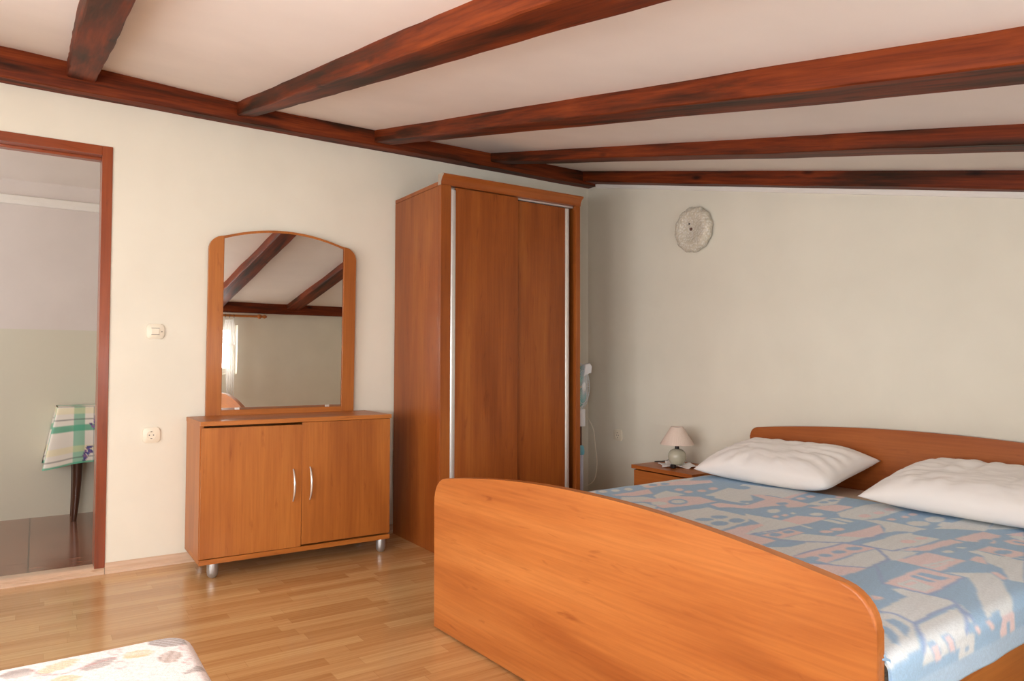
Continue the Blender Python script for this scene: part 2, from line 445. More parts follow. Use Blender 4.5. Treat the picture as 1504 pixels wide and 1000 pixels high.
# ------------------------------------------------------------------ ceiling beams
def beam(name, label, fn, x0, x1, n, seed, group, axis='X', mat=None, wob=.004, cr=.008):
    """fn(s) -> (a_near, a_far, z_bottom_near, z_bottom_far, z_top)"""
    r = np.random.RandomState(seed); S = np.linspace(x0, x1, n); bm = bmesh.new(); rings = []
    base = Vector((x0, fn(x0)[0], fn(x0)[2])) if axis == 'X' else Vector((fn(x0)[0], x0, fn(x0)[2]))
    slope = math.atan(SL) if axis == 'X' else 0.0; Mr = Matrix.Rotation(-slope, 3, 'Y')
    w1 = np.convolve(r.randn(n+8), np.ones(5)/5, 'same')[4:-4]; w2 = np.convolve(r.randn(n+8), np.ones(5)/5, 'same')[4:-4]; w3 = np.convolve(r.randn(n+8), np.ones(5)/5, 'same')[4:-4]
    for i, s in enumerate(S):
        an, af, zn, zf, zt = fn(s); an += w1[i]*wob*1.5; zn += w2[i]*wob; zf += w2[i]*wob*.6; af += w3[i]*wob
        sg = 1 if af > an else -1
        pr = [(an, zt), (an, (zt+zn)/2), (an, zn+cr*1.3), (an+sg*cr*.35, zn+cr*.4), (an+sg*cr, zn), ((an+af)/2, (zn+zf)/2), (af-sg*cr, zf), (af-sg*cr*.35, zf+cr*.4), (af, zf+cr*1.3), (af, zt)]
        rings.append([bm.verts.new(Mr @ ((Vector((s, a, z)) if axis == 'X' else Vector((a, s, z)))-base)) for a, z in pr])
    k = len(rings[0])
    for a, b in zip(rings, rings[1:]):
        for j in range(k): bm.faces.new((a[j], a[(j+1) % k], b[(j+1) % k], b[j]))
    bm.faces.new(rings[0]); bm.faces.new(rings[-1][::-1])
    m = mat or beam_mat('stained_beam_%d' % seed, seed*3.1)
    o = link(name, bm, m, loc=base, rot=(0, slope, 0), smooth=28)
    return tag(o, label, 'beam', group)
GB = 'exposed beams across the sloping ceiling'
def lerp(a, b, t): return a+(b-a)*t
def raft(y0, y1, f0, f1, dn, df):      # near y at the plate and at the far end, far y likewise, depths
    def fn(x):
        t = x/3.5; yn = lerp(y0, y1, t); yf = lerp(f0, f1, t)
        return yn, yf, zceil(x, yn)-dn, zceil(x, yf)-df, zceil(x, yn)+.004
    return fn
beam('ceiling_beam', 'short stubby dark wooden rafter above the doorway, leftmost of the ceiling beams', raft(-3.31, -3.325, -3.19, -3.22, .075, .075), .09, XR-.09, 46, 1, GB)
beam('ceiling_beam', 'dark stained ceiling rafter meeting the wall plate above the mirrored dresser', raft(-2.53, -2.61, -2.44, -2.46, .07, .06), .09, XR-.09, 46, 2, GB)
beam('ceiling_beam', 'thick reddish brown ceiling rafter meeting the plate just left of the wardrobe', raft(-1.74, -1.86, -1.63, -1.70, .07, .07), .09, XR-.09, 46, 3, GB)
beam('ceiling_beam', 'knotty reddish ceiling rafter above the wardrobe, second from the headboard wall', raft(-.92, -1.0, -.80, -.85, .06, .06), .09, XR-.09, 46, 4, GB)
beam('ceiling_beam', 'dark ceiling rafter lying against the headboard wall, lowest in the photo', raft(-.14, -.085, -.004, -.004, .078, .078), .09, XR-.09, 46, 5, GB)
def plateL(y): return .10, .002, 2.347+.002*math.sin(y*3), 2.347, zceil(.1, y)+.02
bp = beam_mat('stained_plate_left', 9.3)
for n_ in bp.node_tree.nodes:
    if n_.type == 'MAPPING':
        s_ = n_.inputs['Scale'].default_value; n_.inputs['Scale'].default_value = (s_[1], s_[0], s_[2])
beam('wall_plate', 'long dark wall plate beam along the top of the doorway wall above dresser and wardrobe', plateL, -4.9, -.004, 60, 6, None, 'Y', bp)
def plateR(y): return XR-.10, XR-.002, zceil(XR, y)-.095, zceil(XR, y)-.095, zceil(XR-.1, y)+.02
beam('wall_plate', 'wall plate beam along the low window wall, seen in the dresser mirror', plateR, -4.9, -.004, 60, 7, None, 'Y', bp)

# ------------------------------------------------------------------ wardrobe
wb = (.02, -1.571, 0); wt = thing('wardrobe', 'tall cherry wood wardrobe with sliding doors in the corner', 'wardrobe', wb)
WX, WY0, WY1, WH = .62, -1.571, -.585, 2.058
def W(bm, name, mat, par=None, **k):
    bmesh.ops.translate(bm, vec=Vector(wb)*-1, verts=bm.verts[:]); return link(name, bm, mat, par or wt, **k)
W(box(.02, .592, WY0, WY0+.018, 0, 2.028, .001), 'side_panel', M_cherryD)
W(box(.02, .592, WY1-.018, WY1, 0, 2.028, .001), 'side_panel', M_cherryD)
W(box(.02, .592, WY0, WY1, 2.030, 2.052, .001), 'top_panel', M_cherryD)
W(box(.02, .03, WY0+.018, WY1-.018, .04, 2.03), 'back_panel', M_cherryD)
W(box(.04, .56, WY0+.018, WY1-.018, .05, .07, .001), 'bottom_panel', M_cherryD)
W(box(.592, WX, WY0, -1.508, 0, 2.03, .002), 'front_post', M_cherryD)
W(box(.592, WX, -.618, WY1, 0, 2.03, .002), 'front_post', M_cherryD)
W(box(.555, WX-.004, -1.508, -.618, 0, .058, .001), 'plinth', M_cherryD)
# cove crown moulding along the front
cr = [(.592, 2.030), (.622, 2.030), (.622, 2.044), (.626, 2.055), (.634, 2.066), (.645, 2.073), (.650, 2.078), (.650, 2.086), (.592, 2.086)]
W(prism(cr, WY0-.001, WY1+.002, 'Y'), 'crown_moulding', M_crown, smooth=35)
ec = [(.590, 2.028), (.6225, 2.028), (.6225, 2.044), (.627, 2.055), (.635, 2.066), (.646, 2.073), (.652, 2.078), (.652, 2.088), (.590, 2.088)]
tag(W(prism(ec, WY0-.004, WY0-.0012, 'Y'), 'crown_end_cap', newmat('grey_end_cap', (176,160,142), .5)), 'pale grey end cap')
W(box(.562, .588, -1.508, -.618, 2.019, 2.029), 'door_track', M_alu)
d1 = W(box(.595, .611, -1.474, -1.052, .062, 2.025, .001), 'sliding_door', M_cherryD)
d2 = W(box(.570, .586, -1.070, -.679, .062, 2.014, .001), 'sliding_door', M_cherryD)
def profile(y0, y1, x0, x1, par):
    bm = prism([(x0, y0), (x1-.004, y0), (x1, y0+.006), (x1, y1-.010), (x1-.006, y1), (x0, y1)], .062, 2.010, 'Z')
    bmesh.ops.translate(bm, vec=Vector(wb)*-1, verts=bm.verts[:])
    return tag(link('door_handle', bm, M_alu, par, smooth=50), 'full height satin aluminium grip profile')
profile(-1.505, -1.4745, .590, .618, d1); profile(-.6785, -.648, .566, .594, d2)

# ------------------------------------------------------------------ dresser
db = (.02, -2.2545, 0); dt = thing('dresser', 'low cherry wood two-door dresser on silver feet under the arched mirror', 'dresser', db)
def D(bm, name, mat, par=None, **k):
    bmesh.ops.translate(bm, vec=Vector(db)*-1, verts=bm.verts[:]); return link(name, bm, mat, par or dt, **k)
y0, y1 = -2.745, -1.764
D(box(.02, .410, y0-.002, y1+.004, .738, .760, .0015), 'top_panel', M_cherryY)
D(box(.02, .404, y0, y1, .075, .099, .0015), 'bottom_panel', M_cherryY)
D(box(.02, .382, y0, y0+.018, .099, .738, .001), 'side_panel', M_cherryV)
D(box(.02, .382, y1-.018, y1, .099, .738, .001), 'side_panel', M_cherryV)
D(box(.02, .026, y0+.018, y1-.018, .099, .738), 'back_panel', M_cherryV)
D(box(.06, .36, y0+.018, y1-.018, .40, .418), 'shelf', M_cherryY)
def tilt(bm, ang, c): bmesh.ops.transform(bm, matrix=Matrix.Translation(c) @ Matrix.Rotation(ang, 4, 'X') @ Matrix.Translation(Vector(c)*-1), verts=bm.verts[:]); return bm
dl = D(tilt(box(.385, .402, y0+.002, -2.2575, .103, .728, .0012), -.006, (.39, y0, .1)), 'door', M_cherryV)
dR = D(box(.385, .402, -2.2545, y1-.001, .108, .736, .0012), 'door', M_cherryV)
def bow(y, z0, z1, par):
    pts = []
    for i in range(17):
        t = i/16; pts.append((.402+.030*math.sin(PI*t)**.8+.001, y+.000, lerp(z0, z1, t)))
    bm = tube(pts, [.0035+.0028*math.sin(PI*i/16) for i in range(17)], 10)
    bmesh.ops.translate(bm, vec=Vector(db)*-1, verts=bm.verts[:]); return tag(link('handle', bm, M_chrome, par, smooth=60), 'bowed silver door handle')
bow(-2.300, .336, .498, dl); bow(-2.213, .336, .504, dR)
for fx, fy in ((.365, -2.675), (.365, -1.800), (.075, -2.675), (.075, -1.800)):
    fm = Matrix.Translation((fx, fy, 0))
    D(lathe([(0,.075), (.024,.075), (.0265,.066), (.0265,.030), (.024,.014), (.016,.004), (.010,.0), (0,0)], 24, M=fm), 'foot', M_feet, smooth=50)

# ------------------------------------------------------------------ mirror
mb = (.006, -2.246, .7602); mt = thing('mirror', 'arch-topped mirror with cherry wood side strips standing on the dresser', 'mirror', mb)
mt.rotation_euler = (0, math.radians(1.25), 0)
hw = .409
def arch(hw_, top, side, r, z0, n=20, pk=None):
    """outline y,z of an arch board: corners rounded with radius r, crown rising to top"""
    pts = [(-hw_, z0)]
    rise = top-side
    arc = lambda y: top-rise*(abs(y)/hw_)**2.0
    yc = hw_-r
    # corner arc from (-hw, side-r*1.2) to (-yc, arc(yc))
    z1 = arc(yc); zs_ = z1-r*1.0
    for i in range(8):
        a = (PI/2)*i/8; pts.append((-hw_+r*(1-math.cos(a)), zs_+(z1-zs_)*math.sin(a)))
    for i in range(n+1):
        y = -yc+2*yc*i/n; pts.append((y, arc(y)))
    for i in range(1, 9):
        a = (PI/2)*(8-i)/8; pts.append((hw_-r*(1-math.cos(a)), zs_+(z1-zs_)*math.sin(a)))
    pts.append((hw_, z0)); return pts
out = arch(hw, 1.024, .935, .075, 0)
link('backing_board', prism(out, 0, .018, 'X', .002), M_cherryV, mt)
gl = [(y, z-.020 if z > .5 else z) for y, z in out if abs(y) <= .331]
gz = lambda y: 1.024-.089*(abs(y)/hw)**2-.014
glp = [(-.331, .030)]+[(-.331+.662*i/24, gz(-.331+.662*i/24)) for i in range(25)]+[(.331, .030)]
tag(link('mirror_glass', prism(glp, .0183, .0215, 'X'), M_mirror, mt), 'silvered glass pane')
for s in (-1, 1):
    q = [(s*abs(y), z) for y, z in out if y <= -.331+1e-6]
    q = [(s*hw, 0)]+[(s*abs(y), z) for y, z in out if y < -.331 and z > .1]+[(s*.3335, gz(.3335)+.012), (s*.3335, 0)]
    link('side_strip', prism(q, .0184, .030, 'X', .0015), M_cherryV, mt)
link('bottom_strip', box(.0184, .030, -.333, .333, 0, .0285, .001), M_cherryY, mt)
for s in (-1, 1):
    link('mirror_clip', box(.0216, .025, s*.25-.012, s*.25+.012, .029, .040, .001), M_alu, mt)

# ------------------------------------------------------------------ switches and sockets
def rrect(w, h, r, n=6):
    p = []
    for cx, cy, a0 in ((w/2-r, h/2-r, 0), (-w/2+r, h/2-r, PI/2), (-w/2+r, -h/2+r, PI), (w/2-r, -h/2+r, 3*PI/2)):
        for i in range(n+1):
            a = a0+PI/2*i/n; p.append((cx+r*math.cos(a), cy+r*math.sin(a)))
    return p
sw = thing('light_switch', 'ivory double light switch on the wall beside the doorway', 'switch', (.0005, -2.899, 1.203))
link('switch_plate', prism(rrect(.082, .078, .018), 0, .011, 'X', .003), M_plastic, sw, smooth=40)
link('rocker', prism(rrect(.034, .030, .003), .011, .015, 'X', .001), M_plastic, sw)
for z in (.0165, -.0165): tag(link('rocker_gap', box(.0110, .0116, -.019, .019, z-.0011, z+.0011), M_hole, sw), 'dark slit')
tag(link('screw', lathe([(0,.0125), (.003,.0125), (.003,.011), (0,.011)], 12, M=Matrix.Translation((0,.030,-.001)) @ Matrix.Rotation(PI/2, 4, 'Y')), M_hole, sw), 'dark screw')
def socket(label, locn, rz):
    s = thing('power_socket', label, 'socket', locn, rz)
    link('socket_plate', prism(rrect(.080, .078, .017), 0, .011, 'X', .003), M_plastic, s, smooth=40)
    R = Matrix.Rotation(PI/2, 4, 'Y')
    link('socket_well', lathe([(.0215,.0125), (.0195,.0125), (.0185,.0115), (.0185,.0112), (0,.0112)], 28, M=R), M_plastic, s, smooth=40)
    for y in (-.0095, .0095): link('pin_hole', lathe([(0,.0122), (.0028,.0122), (.0028,.0113), (0,.0113)], 12, M=Matrix.Translation((0,y,0)) @ R), M_hole, s)
    for z in (-.0175, .0175): link('earth_clip', box(.0113, .0128, -.004, .004, z-.002, z+.002), M_hole, s)
    return s
socket('ivory round power socket low on the wall between doorway and dresser', (.0005, -2.909, .672), 0)
socket('small ivory power socket on the back wall left of the nightstand', (.330, -.0005, .541), -PI/2)

# ------------------------------------------------------------------ glass wall light
R = Matrix.Rotation(PI/2, 4, 'X')
wl = thing('wall_lamp', 'round pressed glass wall lamp high on the back wall right of the wardrobe', 'lamp', (1.043, -.001, 1.878))
wobf = lambda t: .022*math.sin(t*2*PI*12)+.008*math.sin(t*2*PI*31)
link('glass_bowl', lathe([(.139,.010), (.142,.024), (.139,.040), (.128,.053), (.112,.059), (.094,.058), (.070,.052), (.040,.045), (.012,.042), (0,.042)], 96, M=R, wob=wobf), M_pglass, wl, smooth=60)
link('mounting_plate', lathe([(0,0), (.10,0), (.10,.011), (0,.011)], 32, M=R), newmat('brass_plate', (150,120,80), .4, .6), wl, smooth=40)
tag(link('centre_knob', lathe([(.007,.041), (.010,.047), (.007,.053), (0,.055)], 16, M=R), newmat('brown_knob', (96,62,48), .4), wl, smooth=60), 'small brown knob')
link('screw', lathe([(.004,.040), (.005,.050), (0,.052)], 10, M=Matrix.Translation((-.012,0,.035)) @ R), M_dark, wl)

# ------------------------------------------------------------------ nightstand, lamp, doily
nb = (1.10, -.2, 0); nt_ = thing('nightstand', 'cherry wood nightstand between the wardrobe gap and the bed', 'nightstand', nb)
def N(bm, name, mat, par=None, **k):
    bmesh.ops.translate(bm, vec=Vector(nb)*-1, verts=bm.verts[:]); return link(name, bm, mat, par or nt_, **k)
N(box(.863, 1.345, -.385, -.02, .409, .431, .0015), 'top_panel', M_cherryX)
N(box(.881, .899, -.365, -.022, 0, .409, .001), 'side_panel', M_cherryV)
N(box(1.309, 1.327, -.365, -.022, 0, .409, .001), 'side_panel', M_cherryV)
N(box(.899, 1.309, -.030, -.022, .02, .409), 'back_panel', M_cherryV)
N(box(.899, 1.309, -.360, -.030, .05, .066), 'bottom_panel', M_cherryV)
for a, b in ((.235, .402), (.056, .229)):
    dd = N(box(.883, 1.325, -.382, -.366, a, b, .001), 'drawer', M_cherryX)
    bm = tube([(1.05+.11*t, -.383-.022*math.sin(PI*t), (a+b)/2) for t in [i/10 for i in range(11)]], .004, 8)
    bmesh.ops.translate(bm, vec=Vector(nb)*-1, verts=bm.verts[:]); link('handle', bm, M_chrome, dd, smooth=60)
# doily
bm = bmesh.new(); rr = np.random.RandomState(3); c0 = bm.verts.new((0,0,.006)); prev = None; n = 56
rings = []
for j, q in enumerate((.25,.5,.75,.9,1.0)):
    ring = []
    for k in range(n):
        a = 2*PI*k/n; rad = (.098+.014*math.sin(3*a+1)+.010*math.sin(7*a)+.006*math.sin(14*a))*q
        z = .0035+max(0, q-.45)*.011*(math.sin(5*a+.6)+.6*math.sin(9*a+2)+1.2)
        ring.append(bm.verts.new((rad*math.cos(a)*1.25, rad*math.sin(a)*.95, z)))
    rings.append(ring)
for k in range(n): bm.faces.new((c0, rings[0][k], rings[0][(k+1) % n]))
for a, b in zip(rings, rings[1:]):
    for k in range(n): bm.faces.new((a[k], b[k], b[(k+1) % n], a[(k+1) % n]))
do = link('doily', bm, M_doily, loc=(1.075, -.205, .4312), smooth=180)
sm = do.modifiers.new('thickness', 'SOLIDIFY'); sm.thickness = .002; sm.offset = 1
tag(do, 'crumpled white lace doily under the bedside lamp on the nightstand', 'doily')
# table lamp
tl = thing('table_lamp', 'small bedside lamp with cream conical shade and round ceramic base', 'lamp', (1.063, -.2, .4375))
link('lamp_base', lathe([(0,0), (.024,0), (.030,.003), (.042,.014), (.0505,.030), (.054,.050), (.051,.068), (.042,.083), (.028,.093), (.014,.097), (0,.098)], 40), M_ceramic, tl, smooth=60)
tag(link('lamp_socket', lathe([(.0125,.096), (.0125,.150), (0,.150)], 20), M_dark, tl, smooth=50), 'dark brown bulb holder')
pl = lambda t: .010*math.sin(t*2*PI*48)
tag(link('lamp_shade', lathe([(.098,.124), (.099,.123), (.099,.126), (.037,.226), (.0365,.228), (.0355,.226), (.097,.126)], 192, wob=pl), M_shade, tl, smooth=70), 'cream pleated conical shade')
bm = bmesh.new()
for k in range(3): tube([(.011*math.cos(k*2.1), .011*math.sin(k*2.1), .150), (.036*math.cos(k*2.1), .036*math.sin(k*2.1), .220)], .001, 6, bm)
torus(.036, .0012, Matrix.Translation((0,0,.222)), 32, 6, bm)
link('shade_ring', bm, M_dark, tl, smooth=60)
cp_ = [(-.048,.01,.022), (-.075,.03,.030), (-.10,.03,.016), (-.13,.02,.004), (-.16,.015,.002), (-.185,.0,-.0015), (-.17,.05,-.0015), (-.15,.12,-.0015), (-.175,.15,-.003)]
def smooth_path(p, k=6):
    P = [Vector(q) for q in p]; o = []
    for i in range(len(P)-1):
        a, b, c, d = P[max(i-1,0)], P[i], P[i+1], P[min(i+2,len(P)-1)]
        for j in range(k):
            t = j/k; o.append(.5*((2*b)+(c-a)*t+(2*a-5*b+4*c-d)*t*t+(3*b-a-3*c+d)*t**3))
    return o+[P[-1]]
tag(link('power_cord', tube(smooth_path(cp_), .0026, 8), M_dark, tl, smooth=60), 'dark lamp cord')
tag(link('cord_switch', box(.048, .078, -.112, -.088, -.004, .018, .005), M_dark, tl), 'dark inline switch')

# ------------------------------------------------------------------ fan behind the wardrobe
fb = (.33, -.345, 0); ft = thing('pedestal_fan', 'white pedestal fan with turquoise blades half hidden behind the wardrobe', 'fan', fb)
link('fan_base', lathe([(0,.03), (.05,.035), (.12,.022), (.17,.012), (.175,0), (0,0)], 40), M_whitepl, ft, smooth=40)
tag(link('lower_pole', lathe([(.0,.03), (.019,.03), (.019,.435), (0,.435)], 20), M_bluepl, ft, smooth=40), 'pale lavender lower pole')
tag(link('height_collar', lathe([(.0,.43), (.026,.43), (.028,.45), (.024,.480), (.014,.492), (0,.492)], 20), newmat('teal_collar', (120,190,210), .4), ft, smooth=40), 'light blue collar')
tag(link('inner_pole', lathe([(.0,.49), (.009,.49), (.009,.63), (0,.63)], 16), newmat('brown_metal_pole', (96,66,54), .35, .6), ft, smooth=40), 'dark metal inner pole')
link('control_box', prism(rrect(.055, .05, .012), .62, .735, 'Z', .004), M_whitepl, ft, smooth=40)
fa = math.radians(27)
FM = Matrix.Translation((-.01, -.02, .885)) @ Matrix.Rotation(fa, 4, 'Z') @ Matrix.Rotation(PI/2, 4, 'Y')   # local z -> fan axis
cg = bmesh.new()
torus(.165, .0045, FM, 64, 8, cg); torus(.11, .002, FM @ Matrix.Translation((0,0,.042)), 48, 6, cg); torus(.11, .002, FM @ Matrix.Translation((0,0,-.042)), 48, 6, cg)
for k in range(44):
    a = 2*PI*k/44
    for sgn in (1, -1):
        tube([FM @ Vector((math.cos(a)*r_, math.sin(a)*r_, sgn*z_)) for r_, z_ in ((.165,.002), (.158,.022), (.13,.036), (.085,.046), (.030,.050))], .0012, 5, cg)
link('fan_cage', cg, M_whitepl, ft, smooth=60)
link('cage_badge', lathe([(0,.046), (.026,.046), (.032,.050), (.028,.055), (0,.056)], 28, M=FM), M_whitepl, ft, smooth=50)
blm = bmesh.new()
for k in range(3):
    a0 = 2*PI*k/3+.5; g = []
    for i in range(9):
        r_ = .02+.125*i/8; row = []
        for j in range(7):
            w_ = (j/6-.5)*(2.0*math.sin(PI*(.22+.62*i/8))); a = a0+w_
            row.append((r_*math.cos(a), r_*math.sin(a), .020*(j/6-.5)+.004*math.sin(i)))
        g.append([blm.verts.new(FM @ Vector(p)) for p in row])
    for i in range(8):
        for j in range(6): blm.faces.new((g[i][j], g[i+1][j], g[i+1][j+1], g[i][j+1]))
bo = link('fan_blades', blm, M_teal, ft, smooth=180); tag(bo, 'turquoise three-blade rotor'); q = bo.modifiers.new('thickness', 'SOLIDIFY'); q.thickness = .002
link('fan_motor', lathe([(0,-.130), (.030,-.128), (.046,-.110), (.050,-.070), (.044,-.050), (0,-.048)], 28, M=FM), M_whitepl, ft, smooth=50)
tag(link('carry_handle', prism([(.005,.955), (.055,.985), (.072,.975), (.078,1.025), (.060,1.045), (.020,1.035)], -.012, .030, 'X', .006), M_whitepl, ft), 'white bracket above the cage')
tag(link('power_cord', tube(smooth_path([(.02,.03,.70), (.03,.085,.60), (.03,.105,.48), (.03,.12,.36), (.02,.10,.25), (0,.03,.20), (-.02,.03,.12), (.0,.18,.02), (.0,.30,.006)]), .0018, 8), M_plastic, ft, smooth=60), 'thin white cord')

# ------------------------------------------------------------------ bed
BO = (1.503, -.090, 0); BW = 1.745; BYAW = .02
bd = thing('double_bed', 'cherry wood double bed with curved headboard against the back wall', 'bed', BO, BYAW)
def board(hgt, corner, r, z0=.004):
    o = arch(BW/2, hgt, corner, r, z0, 36); return [(y+BW/2, z) for y, z in o]
hbp = arch(BW/2, .739, .690, .05, .05, 36)
link('headboard', prism([(y+BW/2, z) for y, z in hbp], 0, .022, 'Y', .004, 3), M_headShaded, bd, loc=(0, .0, 0))
fbp = arch(BW/2, .660, .583, .085, .006, 40)
fo = link('footboard', prism([(y+BW/2, z) for y, z in fbp], 0, .030, 'Y', .006, 3), M_cherryX, bd, rot=(0,0,.0237))
# world position of the footboard's near left corner
Mi = (Matrix.Translation(BO) @ Matrix.Rotation(BYAW, 4, 'Z')).inverted()
fo.location = Mi @ Vector((1.537, -2.083, 0))
for x, ye in ((0.002, -1.962), (BW-.024, -1.921)):
    link('side_rail', box(x, x+.022, ye, -.002, .085, .385, .002), M_cherryY, bd)
link('slat_base', box(.024, BW-.024, -1.915, -.005, .20, .24), M_cherryY, bd)
link('centre_support', box(BW/2-.03, BW/2+.03, -1.94, -.01, .0, .20), M_cherryY, bd)
for x in (.03, BW-.07):
    for y in (-1.93, -.06): link('leg', box(x, x+.04, y-.02, y+.02, 0, .20), M_cherryY, bd)
mo = thing('mattress', 'beige mattress on the double bed under the patterned blanket', 'mattress', tuple((Matrix.Translation(BO) @ Matrix.Rotation(BYAW, 4, 'Z')) @ Vector((BW/2, -.962, .241))), BYAW)
link('mattress_body', box(-BW/2+.030, BW/2-.030, -.938, .938, 0, .205, .035, 4), M_sheet, mo, smooth=60)
link('mattress_piping', box(-BW/2+.026, BW/2-.026, -.942, .942, .160, .167, .003, 1), M_sheet, mo)

